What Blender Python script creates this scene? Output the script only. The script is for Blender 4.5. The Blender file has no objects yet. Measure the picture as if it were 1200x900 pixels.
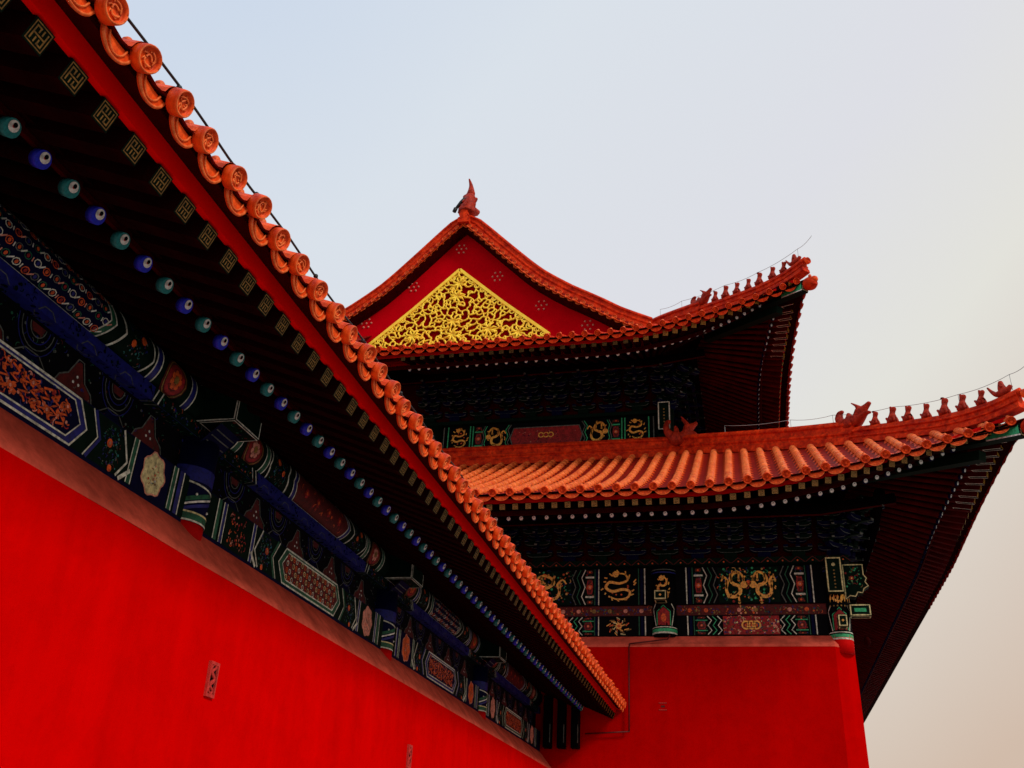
import bpy, math, random
from mathutils import Vector, Matrix
random.seed(7)
scene = bpy.context.scene
V = Vector

# ------------------------------------------------------------------ camera
cam_data = bpy.data.cameras.new('camera')
cam = bpy.data.objects.new('camera', cam_data)
scene.collection.objects.link(cam)
cam_data.sensor_width = 36.0
cam_data.lens = 33.6
cam_data.clip_start = 0.05
cam_data.clip_end = 3000
AX = V((0.97258155, 0.06439063, -0.2234703))      # world X, Y, Z seen in the camera's right / up / forward frame
AZ = V((115, 2150, 1120)).normalized()
AY = V((297, -599, 1120)); AY = (AY - AZ * AY.dot(AZ)).normalized()
right = V((AX[0], AY[0], AZ[0])); up = V((AX[1], AY[1], AZ[1])); fwd = V((AX[2], AY[2], AZ[2]))
m = Matrix.Identity(4)
for i in range(3):
    m[i][0] = right[i]; m[i][1] = up[i]; m[i][2] = -fwd[i]
m[2][3] = 1.6
cam.matrix_world = m
scene.camera = cam

# ------------------------------------------------------------------ sky and sun
SUN_AZ = V((0.87, -0.49)); SUN_EL = math.radians(36)
w = bpy.data.worlds.new("World"); scene.world = w; w.use_nodes = True
nt = w.node_tree; nt.nodes.clear()
N = nt.nodes.new; L = nt.links.new
out = N('ShaderNodeOutputWorld'); bg = N('ShaderNodeBackground'); L(bg.outputs[0], out.inputs[0])
bg.inputs[1].default_value = 0.1
sky = N('ShaderNodeTexSky'); sky.sky_type = 'NISHITA'; sky.sun_disc = False
sky.sun_elevation = SUN_EL; sky.sun_rotation = math.atan2(SUN_AZ.x, SUN_AZ.y)
sky.dust_density = 6; sky.air_density = 1.2
tc = N('ShaderNodeTexCoord'); sep = N('ShaderNodeSeparateXYZ'); L(tc.outputs['Generated'], sep.inputs[0])
# overcast veil: bluer high and to the left, warm and pinkish low on the right
mx = N('ShaderNodeMath'); mx.operation = 'MULTIPLY_ADD'; L(sep.outputs[0], mx.inputs[0]); mx.inputs[1].default_value = 0.55
mz = N('ShaderNodeMath'); mz.operation = 'MULTIPLY_ADD'; L(sep.outputs[2], mz.inputs[0]); mz.inputs[1].default_value = -0.75
mz.inputs[2].default_value = 0.80; L(mz.outputs[0], mx.inputs[2])
nz = N('ShaderNodeTexNoise'); nz.inputs['Scale'].default_value = 2.0; nz.inputs['Detail'].default_value = 5
L(tc.outputs['Generated'], nz.inputs[0])
ma = N('ShaderNodeMath'); ma.operation = 'MULTIPLY_ADD'; L(nz.outputs[0], ma.inputs[0]); ma.inputs[1].default_value = 0.10; L(mx.outputs[0], ma.inputs[2])
rmp = N('ShaderNodeValToRGB'); L(ma.outputs[0], rmp.inputs[0])
cr = rmp.color_ramp; cr.elements[0].position = 0.07; cr.elements[0].color = (0.62, 0.705, 0.83, 1)
cr.elements[1].position = 0.87; cr.elements[1].color = (0.645, 0.50, 0.40, 1)
e = cr.elements.new(0.21); e.color = (0.71, 0.765, 0.83, 1)
e = cr.elements.new(0.44); e.color = (0.74, 0.745, 0.79, 1)
e = cr.elements.new(0.60); e.color = (0.78, 0.77, 0.71, 1)
sc = N('ShaderNodeVectorMath'); sc.operation = 'SCALE'; L(rmp.outputs[0], sc.inputs[0]); sc.inputs[3].default_value = 7.5
mix = N('ShaderNodeMix'); mix.data_type = 'RGBA'; mix.inputs[0].default_value = 0.95
L(sky.outputs[0], mix.inputs[6]); L(sc.outputs[0], mix.inputs[7]); L(mix.outputs[2], bg.inputs[0])

sd = bpy.data.lights.new('sun', 'SUN'); sun = bpy.data.objects.new('sun', sd); scene.collection.objects.link(sun)
sd.energy = 1.5; sd.angle = math.radians(12); sd.color = (1.0, 0.93, 0.84)
to_sun = V((SUN_AZ.x * math.cos(SUN_EL), SUN_AZ.y * math.cos(SUN_EL), math.sin(SUN_EL)))
sun.rotation_euler = to_sun.to_track_quat('Z', 'Y').to_euler(); sun.location = (30, -20, 40)
scene.view_settings.view_transform = 'Standard'; scene.view_settings.look = 'None'
scene.view_settings.gamma = 1; scene.view_settings.exposure = 0.45

# ------------------------------------------------------------------ materials
MATS = {}
def mat(name, col, rough=0.6, var=0.25, scale=6.0, bump=0.0, col2=None, spec=0.3, streak=False, coords='Object', wear=0.0, wsc=30.0):
    if name in MATS: return MATS[name]
    M = bpy.data.materials.new(name); M.use_nodes = True; t = M.node_tree; b = t.nodes['Principled BSDF']
    b.inputs['Roughness'].default_value = rough; b.inputs['Specular IOR Level'].default_value = spec
    co = t.nodes.new('ShaderNodeTexCoord'); mp = t.nodes.new('ShaderNodeMapping'); t.links.new(co.outputs[coords], mp.inputs[0])
    if streak: mp.inputs['Scale'].default_value = (1, 1, 0.09)
    n = t.nodes.new('ShaderNodeTexNoise'); n.inputs['Scale'].default_value = scale; n.inputs['Detail'].default_value = 8
    n.inputs['Roughness'].default_value = 0.65; t.links.new(mp.outputs[0], n.inputs[0])
    r = t.nodes.new('ShaderNodeValToRGB'); t.links.new(n.outputs[0], r.inputs[0])
    c2 = col2 or tuple(c * (1 - var) for c in col)
    r.color_ramp.elements[0].position = 0.3; r.color_ramp.elements[0].color = (*c2, 1)
    r.color_ramp.elements[1].position = 0.7; r.color_ramp.elements[1].color = (*[min(1, c * (1 + var * .4)) for c in col], 1)
    src = r.outputs[0]
    if wear:
        n3 = t.nodes.new('ShaderNodeTexNoise'); n3.inputs['Scale'].default_value = wsc; n3.inputs['Detail'].default_value = 6; n3.inputs['Roughness'].default_value = .7
        t.links.new(co.outputs[coords], n3.inputs[0])
        r3 = t.nodes.new('ShaderNodeValToRGB'); t.links.new(n3.outputs[0], r3.inputs[0])
        r3.color_ramp.elements[0].position = .36; r3.color_ramp.elements[0].color = (*[1-wear]*3, 1)
        r3.color_ramp.elements[1].position = .56; r3.color_ramp.elements[1].color = (1, 1, 1, 1)
        mm = t.nodes.new('ShaderNodeMix'); mm.data_type = 'RGBA'; mm.blend_type = 'MULTIPLY'; mm.inputs[0].default_value = 1
        t.links.new(r.outputs[0], mm.inputs[6]); t.links.new(r3.outputs[0], mm.inputs[7]); src = mm.outputs[2]
    t.links.new(src, b.inputs['Base Color'])
    if bump:
        n2 = t.nodes.new('ShaderNodeTexNoise'); n2.inputs['Scale'].default_value = scale * 5; n2.inputs['Detail'].default_value = 6
        t.links.new(co.outputs[coords], n2.inputs[0])
        bp = t.nodes.new('ShaderNodeBump'); bp.inputs['Strength'].default_value = bump; bp.inputs['Distance'].default_value = 0.02
        t.links.new(n2.outputs[0], bp.inputs['Height']); t.links.new(bp.outputs[0], b.inputs['Normal'])
    MATS[name] = M; return M

mat('red_plaster', (0.62, 0.0004, 0.0004), 0.9, 0.16, 1.6, 0.3, spec=0.0, streak=True, wear=0.1, wsc=3.2)
mat('red_plaster_tower', (0.50, 0.0004, 0.0004), 0.9, 0.16, 1.2, 0.3, spec=0.0, streak=True, wear=0.1, wsc=3.2)
mat('coping', (0.72, 0.110, 0.070), 0.9, 0.40, 2.2, 0.25, spec=0.0, wear=0.25, wsc=5)
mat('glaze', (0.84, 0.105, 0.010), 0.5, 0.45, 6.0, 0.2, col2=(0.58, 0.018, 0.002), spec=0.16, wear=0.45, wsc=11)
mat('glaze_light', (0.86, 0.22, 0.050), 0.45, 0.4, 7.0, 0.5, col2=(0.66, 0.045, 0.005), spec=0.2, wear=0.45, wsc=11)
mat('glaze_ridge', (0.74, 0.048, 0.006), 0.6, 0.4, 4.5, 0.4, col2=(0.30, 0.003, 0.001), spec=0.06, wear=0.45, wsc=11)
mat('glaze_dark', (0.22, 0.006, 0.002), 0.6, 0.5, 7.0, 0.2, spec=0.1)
mat('red_paint', (0.50, 0.001, 0.001), 0.7, 0.3, 3.0, 0.05, spec=0.04)
mat('fascia_red', (0.85, 0.001, 0.001), 0.7, 0.15, 2.0, spec=0.02)
mat('dark_red', (0.040, 0.0004, 0.0005), 0.8, 0.5, 5.0, 0.1, spec=0.03)
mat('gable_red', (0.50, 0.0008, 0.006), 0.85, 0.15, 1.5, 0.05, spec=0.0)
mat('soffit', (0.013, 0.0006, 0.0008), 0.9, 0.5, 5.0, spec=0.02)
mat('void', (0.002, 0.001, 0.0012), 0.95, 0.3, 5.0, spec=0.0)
mat('green', (0.006, 0.10, 0.045), 0.6, 0.35, 9.0, wear=0.6, wsc=26)
mat('green_bright', (0.03, 0.42, 0.17), 0.55, 0.3, 9.0, wear=0.6, wsc=26)
mat('green_dark', (0.0015, 0.009, 0.005), 0.7, 0.4, 9.0, spec=0.05)
mat('blue', (0.007, 0.009, 0.17), 0.55, 0.3, 9.0, wear=0.6, wsc=26)
mat('blue_dark', (0.0015, 0.002, 0.024), 0.7, 0.3, 9.0, spec=0.05)
mat('blue_vivid', (0.012, 0.020, 0.55), 0.5, 0.2, 9.0, wear=0.4, wsc=60)
mat('teal_vivid', (0.012, 0.20, 0.20), 0.5, 0.2, 9.0, wear=0.4, wsc=60)
mat('white', (0.78, 0.76, 0.70), 0.6, 0.2, 20, wear=0.6, wsc=26)
mat('pale', (0.74, 0.74, 0.62), 0.65, 0.45, 14, wear=0.6, wsc=26)
mat('pale_dim', (0.12, 0.13, 0.115), 0.7, 0.5, 14, wear=0.6, wsc=26)
mat('gold', (0.95, 0.48, 0.05), 0.42, 0.35, 12, col2=(0.75, 0.22, 0.02), spec=0.5, wear=0.6, wsc=26)
mat('gold_dim', (0.30, 0.16, 0.030), 0.6, 0.5, 15, wear=0.6, wsc=26)
mat('yellow', (1.0, 0.74, 0.045), 0.5, 0.2, 6, col2=(0.95, 0.50, 0.02), spec=0.4)
mat('orange', (0.75, 0.10, 0.012), 0.6, 0.4, 20, wear=0.6, wsc=26)
mat('pink', (0.75, 0.28, 0.20), 0.65, 0.3, 20, wear=0.6, wsc=26)
mat('cream', (0.72, 0.62, 0.30), 0.65, 0.35, 20, wear=0.6, wsc=26)
mat('decor_red', (0.11, 0.003, 0.002), 0.7, 0.4, 12, wear=0.6, wsc=26)
mat('decor_crimson', (0.34, 0.010, 0.012), 0.7, 0.5, 12, wear=0.6, wsc=26)
mat('rafter_red', (0.060, 0.0012, 0.0014), 0.7, 0.6, 3, spec=0.04)
mat('gold_mid', (0.60, 0.33, 0.09), 0.55, 0.4, 12)
mat('glaze_beast', (0.42, 0.030, 0.010), 0.5, 0.5, 8, 0.5, col2=(0.12, 0.004, 0.002), spec=0.1)
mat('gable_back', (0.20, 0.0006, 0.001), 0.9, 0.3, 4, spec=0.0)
mat('black', (0.002, 0.002, 0.003), 0.7, 0.2, 9, spec=0.04)
mat('cable_black', (0.012, 0.012, 0.014), 0.5, 0.2, 9)
mat('cable_grey', (0.34, 0.35, 0.35), 0.5, 0.2, 9)
mat('cable_red', (0.10, 0.003, 0.003), 0.6, 0.2, 9)
mat('clay', (0.50, 0.030, 0.024), 0.9, 0.4, 25, 0.3)
mat('paving', (0.40, 0.385, 0.36), 0.9, 0.4, 0.8, 0.3)

# ------------------------------------------------------------------ mesh helper
class MB:
    def __init__(s): s.v = []; s.f = []; s.m = []; s.names = []; s.sm = []
    def mi(s, n):
        if n not in s.names: s.names.append(n)
        return s.names.index(n)
    def add(s, vs, fs, m, smooth=False):
        o = len(s.v); s.v += [tuple(p) for p in vs]; k = s.mi(m)
        for f in fs: s.f.append([o + i for i in f]); s.m.append(k); s.sm.append(smooth)
    def box(s, a, b, m):
        x0, y0, z0 = a; x1, y1, z1 = b
        vs = [(x0,y0,z0),(x1,y0,z0),(x1,y1,z0),(x0,y1,z0),(x0,y0,z1),(x1,y0,z1),(x1,y1,z1),(x0,y1,z1)]
        s.add(vs, [(0,3,2,1),(4,5,6,7),(0,1,5,4),(1,2,6,5),(2,3,7,6),(3,0,4,7)], m)
    def obox(s, o, ax, ay, az, m):      # oriented box from corner o with edge vectors
        o = V(o); ax = V(ax); ay = V(ay); az = V(az)
        vs = [o, o+ax, o+ax+ay, o+ay, o+az, o+ax+az, o+ax+ay+az, o+ay+az]
        s.add(vs, [(0,3,2,1),(4,5,6,7),(0,1,5,4),(1,2,6,5),(2,3,7,6),(3,0,4,7)], m)
    def sweep(s, path, prof, m, upv=V((0,0,1)), closed=True, caps=True, smooth=False, side=None, scales=None):
        n = len(prof); vs = []
        for i, p in enumerate(path):
            p = V(p); a = V(path[max(i-1, 0)]); b = V(path[min(i+1, len(path)-1)])
            t = (b - a).normalized(); sd = side or t.cross(upv).normalized(); u = sd.cross(t).normalized()
            k = scales[i] if scales else 1
            for (x, y) in prof: vs.append(p + sd * x * k + u * y * k)
        fs = []
        nn = n if closed else n - 1
        for i in range(len(path) - 1):
            for j in range(nn):
                fs.append((i*n+j, i*n+(j+1) % n, (i+1)*n+(j+1) % n, (i+1)*n+j))
        if caps and closed: fs.append(tuple(range(n-1, -1, -1))); fs.append(tuple((len(path)-1)*n + j for j in range(n)))
        s.add(vs, fs, m, smooth)
    def tube(s, path, r, m, n=8, smooth=True, rs=None):
        pr = [(math.cos(2*math.pi*j/n)*r, math.sin(2*math.pi*j/n)*r) for j in range(n)]
        t = (V(path[-1]) - V(path[0])).normalized()
        uv = V((0,0,1)) if abs(t.z) < .9 else V((0,1,0))
        s.sweep(path, pr, m, upv=uv, smooth=smooth, scales=rs)
    def ball(s, c, r, m, n=8, k=6):
        c = V(c); r = V(r) if hasattr(r, '__len__') else V((r, r, r)); vs = []; fs = []
        for i in range(k + 1):
            a = math.pi * i / k
            for j in range(n):
                b = 2*math.pi*j/n; vs.append(c + V((r.x*math.sin(a)*math.cos(b), r.y*math.sin(a)*math.sin(b), r.z*math.cos(a))))
        for i in range(k):
            for j in range(n): fs.append((i*n+j, (i+1)*n+j, (i+1)*n+(j+1) % n, i*n+(j+1) % n))
        s.add(vs, fs, m, True)
    def mesh(s, name):
        me = bpy.data.meshes.new(name); me.from_pydata(s.v, [], s.f)
        for n in s.names: me.materials.append(MATS[n])
        me.polygons.foreach_set('material_index', s.m); me.polygons.foreach_set('use_smooth', s.sm)
        me.update(); return me

def spline(P, n):
    out = []
    for i in range(len(P)-1):
        a = P[max(0, i-1)]; b = P[i]; c = P[i+1]; d = P[min(len(P)-1, i+2)]
        for k in range(n):
            t = k/n; out.append(tuple(.5*((2*b[j])+(c[j]-a[j])*t+(2*a[j]-5*b[j]+4*c[j]-d[j])*t*t+(3*b[j]-a[j]-3*c[j]+d[j])*t**3) for j in (0, 1)))
    return out+[P[-1]]

# decorative painting laid on a surface: mp(u, v, h) -> point
class Paint:
    def __init__(s, mb, mp, base=0.003, step=.12): s.mb = mb; s.mp = mp; s.b = base; s.step = step
    def hexfill(s, u, v0, v1, hw, tip, m, l=1, n=14):      # pointed panel cut in slices so that it follows a round beam
        vs = []
        for i in range(n+1):
            v = v0+(v1-v0)*i/n; w_ = hw+tip*(1-abs(2*i/n-1)); vs += [s.P(u-w_, v, l), s.P(u+w_, v, l)]
        s.mb.add(vs, [(2*i, 2*i+1, 2*i+3, 2*i+2) for i in range(n)], m)
    def P(s, u, v, l): return s.mp(u, v, s.b * l)
    def rect(s, u0, v0, u1, v1, m, l=1, nu=1, nv=4):
        vs = [s.P(u0+(u1-u0)*i/nu, v0+(v1-v0)*j/nv, l) for i in range(nu+1) for j in range(nv+1)]
        s.mb.add(vs, [(i*(nv+1)+j, (i+1)*(nv+1)+j, (i+1)*(nv+1)+j+1, i*(nv+1)+j+1) for i in range(nu) for j in range(nv)], m)
    def poly(s, pts, m, l=1):
        cu = sum(p[0] for p in pts)/len(pts); cv = sum(p[1] for p in pts)/len(pts)
        q = []
        for i in range(len(pts)):
            a = pts[i]; b = pts[(i+1) % len(pts)]; q += [a, ((a[0]+b[0])/2, (a[1]+b[1])/2)]
        vs = [s.P(cu, cv, l)] + [s.P((p[0]+cu)/2, (p[1]+cv)/2, l) for p in q] + [s.P(p[0], p[1], l) for p in q]
        n = len(q); fs = []
        for i in range(n):
            j = (i+1) % n; fs += [(0, 1+i, 1+j), (1+i, 1+n+i, 1+n+j, 1+j)]
        s.mb.add(vs, fs, m)
    def disc(s, u, v, r, m, l=1, n=10, rv=None):
        rv = rv or r; s.poly([(u+r*math.cos(2*math.pi*i/n), v+rv*math.sin(2*math.pi*i/n)) for i in range(n)], m, l)
    def line(s, pts, wd, m, l=2, closed=False, taper=False, sub=True):
        if closed: pts = list(pts) + [pts[0]]
        if sub:
            q = [pts[0]]
            for a, b in zip(pts, pts[1:]):
                d = math.hypot(b[0]-a[0], b[1]-a[1]); k = max(1, min(40, int(d/s.step)))
                for i in range(1, k+1): q.append((a[0]+(b[0]-a[0])*i/k, a[1]+(b[1]-a[1])*i/k))
            pts = q
        n = len(pts); vs = []
        for i in range(n):
            a = pts[max(0, i-1)]; b = pts[min(n-1, i+1)]
            if closed and i in (0, n-1): a = pts[n-2]; b = pts[1]
            dx = b[0]-a[0]; dy = b[1]-a[1]; d = math.hypot(dx, dy) or 1; nx = -dy/d; ny = dx/d
            k = wd/2
            if taper: k *= (0.35 + 0.65*math.sin(math.pi*min(1, (i+.7)/n)))
            vs.append(s.P(pts[i][0]+nx*k, pts[i][1]+ny*k, l)); vs.append(s.P(pts[i][0]-nx*k, pts[i][1]-ny*k, l))
        s.mb.add(vs, [(2*i, 2*i+1, 2*i+3, 2*i+2) for i in range(n-1)], m)
    def ring(s, u, v, r, wd, m, l=2, n=16, rv=None):
        rv = rv or r; s.line([(u+r*math.cos(2*math.pi*i/n), v+rv*math.sin(2*math.pi*i/n)) for i in range(n)], wd, m, l, closed=True, sub=False)
    def rosette(s, u, v, r, m1, m2, l=2, n=8):
        for i in range(n):
            a = 2*math.pi*i/n; s.disc(u+.62*r*math.cos(a), v+.62*r*math.sin(a), r*.30, m1, l, 6)
        s.disc(u, v, r*.36, m2, l+1, 8)
    def dragon(s, u, v, W, H, m='gold', flip=1, rnd=None, l=3):
        rnd = rnd or random
        pts = [(u-flip*W*a, v+H*c) for a, c in spline([(-.42,-.02),(-.40,.22),(-.24,.40),(0,.34),(.10,.16),(-.04,.02),(-.22,-.04),(-.26,-.24),(-.06,-.38),(.18,-.34),(.26,-.12),(.20,.10),(.34,.26),(.44,.12)], 4)]
        s.line(pts, H*.11, m, l, taper=True, sub=False)
        hu, hv = pts[0]; s.disc(hu, hv+H*.02, H*.12, m, l+1, 7)
        s.line([(hu, hv+H*.1), (hu-flip*W*.03, hv+H*.22), (hu+flip*W*.05, hv+H*.30)], H*.05, m, l)
        s.line([(hu-flip*W*.04, hv-.02*H), (hu-flip*W*.12, hv-H*.08)], H*.05, m, l)
        for k in (8, 18, 30, 40):
            p = pts[k]; sg = 1 if k in (18, 40) else -1
            e1 = (p[0]+rnd.uniform(-.03, .05)*W, p[1]+sg*H*.2)
            s.line([p, e1], H*.055, m, l)
            for a in (-.6, 0, .6): s.line([e1, (e1[0]+W*.04*math.sin(a)*1.5, e1[1]+sg*H*.09*math.cos(a))], H*.03, m, l)
        for k in range(9):
            a = rnd.uniform(0, 6.28); uu = u+W*.44*math.cos(a); vv = v+H*.40*math.sin(a)
            s.line([(uu, vv), (uu+rnd.uniform(-.06, .06)*W, vv+rnd.uniform(.03, .1)*H)], H*.045, m, l, taper=True)
    def coil(s, u, v, W, H, m='gold', l=3, rnd=None):
        rnd = rnd or random
        pts = [(u+W*a, v+H*c) for a, c in spline([(-.10,.40),(.16,.38),(.24,.20),(.02,.10),(-.24,.14),(-.34,-.02),(-.16,-.14),(.12,-.08),(.30,-.16),(.22,-.34),(-.04,-.38),(-.22,-.30)], 4)]
        s.line(pts, H*.085, m, l, taper=True, sub=False); s.disc(u-W*.08, v+H*.38, H*.10, m, l+1, 7)
        for k in range(16):
            a = k*.3927+rnd.uniform(-.12, .12); r0 = rnd.uniform(.36, .42); r1 = r0+rnd.uniform(.05, .10)
            s.line([(u+W*r0*math.cos(a), v+H*r0*math.sin(a)), (u+W*r1*math.cos(a+.12), v+H*r1*math.sin(a+.12)+H*.02)], H*.05, m, l, taper=True)
        for k in range(8):
            a = rnd.uniform(0, 6.28); s.disc(u+W*.25*math.cos(a), v+H*.25*math.sin(a), H*.03, 'orange', l-.4, 5)
    def speck(s, u0, v0, u1, v1, cols, n, r, l=2, rnd=None):
        rnd = rnd or random
        for k in range(n):
            uu = rnd.uniform(u0, u1); vv = rnd.uniform(v0, v1); c = rnd.choice(cols)
            if rnd.random() < .5: s.disc(uu, vv, r*rnd.uniform(.5, 1.1), c, l+rnd.choice((0, .4)), 6)
            else:
                a = rnd.uniform(0, 6.28); b = a+rnd.uniform(1, 2.5); R = r*rnd.uniform(1, 2)
                s.line([(uu+R*math.cos(a+(b-a)*i/4), vv+R*math.sin(a+(b-a)*i/4)) for i in range(5)], r*.5, c, l+.7, sub=False)

# ------------------------------------------------------------------ object helper
WM = {}
COL = scene.collection
def thing(name, label, cat, loc=(0,0,0), group=None):
    o = bpy.data.objects.new(name, None); COL.objects.link(o); o.location = loc; o.empty_display_size = .5
    WM[o.name] = Matrix.Translation(V(loc)); o['label'] = label; o['category'] = cat
    if group: o['group'] = group
    return o
def put(name, mb, parent=None, world=None, kind=None, label=None):
    me = mb if isinstance(mb, bpy.types.Mesh) else mb.mesh(name)
    o = bpy.data.objects.new(name, me); COL.objects.link(o)
    W = world or Matrix.Identity(4); o.matrix_basis = W
    if parent: o.parent = parent; o.matrix_parent_inverse = WM[parent.name].inverted()
    WM[o.name] = W
    if kind: o['kind'] = kind
    if label: o['label'] = label
    return o
def tag(o, label, cat, group=None):
    o['label'] = label; o['category'] = cat
    if group: o['group'] = group
    return o
def frame(o, x, y, z):
    M = Matrix.Identity(4)
    for i in range(3): M[i][0] = x[i]; M[i][1] = y[i]; M[i][2] = z[i]; M[i][3] = o[i]
    return M

# ------------------------------------------------------------------ ground
g = MB(); g.add([(-600,-600,0),(600,-600,0),(600,600,0),(-600,600,0)], [(0,1,2,3)], 'paving')
put('ground', g, kind='structure')

# ------------------------------------------------------------------ shared pieces
def fret_end(ms, s, gold='gold_dim', k=.062):        # painted square rafter tip in the local XZ plane, facing -Y
    p = Paint(ms, lambda u, v, h: V((u, -h, v)), .0025)
    a = s/2
    p.rect(-a, -a, a, a, 'green_dark', 1, 1, 1)
    b = a*.86; [p.rect(*q, gold, 2, 1, 1) for q in ((-b,-b,b,-b+s*.045),(-b,b-s*.045,b,b),(-b,-b+s*.045,-b+s*.045,b-s*.045),(b-s*.045,-b+s*.045,b,b-s*.045))]
    c = a*.56; wd = s*k
    e = wd/2
    def bar(x0, y0, x1, y1): p.rect(min(x0, x1)-e, min(y0, y1)-e, max(x0, x1)+e, max(y0, y1)+e, gold, 2, 1, 1)
    for q in ((-c, -c, -c, c), (c, -c, c, c), (-c, 0, c, 0), (-c, c, -.25*c, c), (.25*c, -c, c, -c), (-.3*c, c, -.3*c, .42*c), (.3*c, -c, .3*c, -.42*c),
              (.3*c, c, .3*c, .42*c), (-.3*c, -c, -.3*c, -.42*c)): bar(*q)
def flying_mesh(s, L, gold='gold_dim', body='soffit', lined=False):
    b = MB(); a = s/2
    if lined:
        q = Paint(b, lambda u, v, h: V((u, v, -a-h)), .003); q.rect(-a, 0, a, .34, 'green_dark', .6, 1, 1); q.rect(-a, .0, -a+.018, .36, 'pale', 1.2, 1, 1); q.rect(a-.018, .0, a, .36, 'pale', 1.2, 1, 1); q.rect(-a, .34, a, .36, 'pale', 1.5, 1, 1)
    b.box((-a, 0, -a), (a, L, a), body); fret_end(b, s*.99, gold); return b.mesh('flying_rafter')
def round_mesh(r, L, colr, body='soffit', far=False):
    b = MB(); n = 14; ring = [(r*math.cos(2*math.pi*i/n), r*math.sin(2*math.pi*i/n)) for i in range(n)]
    vs = [(x, 0, z) for x, z in ring] + [(x, L, z) for x, z in ring]
    b.add(vs, [(i, (i+1) % n, n+(i+1) % n, n+i) for i in range(n)], body, True)
    p = Paint(b, lambda u, v, h: V((u, -h, v)), .002)
    p.disc(0, 0, r, colr, 0.5, 16)
    if far: p.disc(0, r*.12, r*.72, 'white', 2, 14); p.disc(0, r*.45, r*.2, 'blue_dark', 3, 8)
    else: p.disc(0, r*.25, r*.62, 'white', 2, 16); p.disc(r*.05, r*.42, r*.26, 'black', 3, 10); p.disc(0, r*.25, r*.18, 'clay', 2.5, 8)
    # collar so the tip colour wraps on the shaft
    b.tube([(0, .0, 0), (0, .05, 0)], r*1.004, colr, 14)
    return b.mesh('eave_rafter')
def cap_mesh(r, fm='glaze', lm='glaze_light', seed=0):        # round glazed end tile, axis along local +Y (inwards), face at Y=0
    b = MB(); n = 22
    prof = [(0, -.0), (r*.70, -.0), (r*.76, -.008), (r*.80, -.018), (r*.97, -.018), (r, -.006), (r, .045), (r*.80, .055), (.004, .056)]
    vs = []; fs = []
    for (q, y) in prof:
        for i in range(n): a = 2*math.pi*i/n; vs.append((q*math.cos(a), y, q*math.sin(a)))
    for k in range(len(prof)-1):
        for i in range(n): j = (i+1) % n; fs.append((k*n+i, k*n+j, (k+1)*n+j, (k+1)*n+i))
    b.add(vs, fs, fm, True)
    # raised dragon relief
    p = Paint(b, lambda u, v, h: V((u, -h, v)), .004)
    q = random.Random(seed)
    rel = [(x*r, z*r) for x, z in spline([(q.uniform(-.1,.1)+.55*math.cos(k*1.15+seed)*(.35+.09*k), q.uniform(-.1,.1)+.62*math.sin(k*1.15+seed)*(.35+.09*k)) for k in range(8)], 3)]
    pts = [V((u, -.006, v)) for u, v in rel]; b.tube(pts, r*.075, lm, 5)
    for k in range(9):
        a = q.uniform(0, 6.28); d = q.uniform(.2, .6); b.ball((math.cos(a)*r*d, -.004, math.sin(a)*r*d), (r*.07, .006, r*.07), lm, 5, 4)
    for a in [q.uniform(0, 6.28) for _ in range(5)]:
        b.tube([V((math.cos(a)*r*.35, -.004, math.sin(a)*r*.35)), V((math.cos(a+.5)*r*.60, -.005, math.sin(a+.5)*r*.60))], r*.055, lm, 5)
    # weathered bright rim
    b.tube([V((math.cos(2*math.pi*i/24)*r*.90, -.018, math.sin(2*math.pi*i/24)*r*.90)) for i in range(25)], r*.055, lm, 6)
    return b.mesh('end_tile')
def knob_mesh(r):
    b = MB(); n = 12; prof = [(r*.75, 0), (r, .3*r), (r*.95, .75*r), (r*.6, 1.2*r), (.01, 1.38*r)]
    vs = []; fs = []
    for q, z in prof:
        for i in range(n): a = 2*math.pi*i/n; vs.append((q*math.cos(a), q*math.sin(a), z))
    for k in range(len(prof)-1):
        for i in range(n): j = (i+1) % n; fs.append((k*n+i, k*n+j, (k+1)*n+j, (k+1)*n+i))
    b.add(vs, fs, 'glaze_light', True); return b.mesh('tile_nail_cap')
def drip_mesh(wd, h, fm='glaze', lm='glaze_light'):   # hanging crescent tile in local XZ, outward -Y
    b = MB(); n = 14; top = []; bot = []
    for i in range(n+1):
        t = -1+2*i/n; top.append((t*wd/2, -h*.12*(1-t*t))); bot.append((t*wd/2, -h*1.15*(.35*(1-t*t)+.65*math.sqrt(max(0, 1-t*t)))-.004))
    vs = []
    for (x, z) in top: vs += [(x, 0, z), (x, .018, z)]
    for (x, z) in bot: vs += [(x, .30*z, z), (x, .018+.30*z, z)]
    o = 2*(n+1); fs = []
    for i in range(n):
        fs += [(2*i, 2*i+2, o+2*i+2, o+2*i), (2*i+1, o+2*i+1, o+2*i+3, 2*i+3), (o+2*i, o+2*i+2, o+2*i+3, o+2*i+1)]
    b.add(vs, fs, fm)
    b.tube([V((x, .30*z-.002, z)) for x, z in bot], .009, lm, 5)
    b.tube([V((x*.6, .30*z*.8-.003, z*.78)) for x, z in bot], .006, lm, 5)
    vs = []
    for (x, z) in top: vs += [(x, .02, z), (x, .35, z)]
    b.add(vs, [(2*i, 2*i+1, 2*i+3, 2*i+2) for i in range(n)], fm, True)
    return b.mesh('drip_tile')

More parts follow.
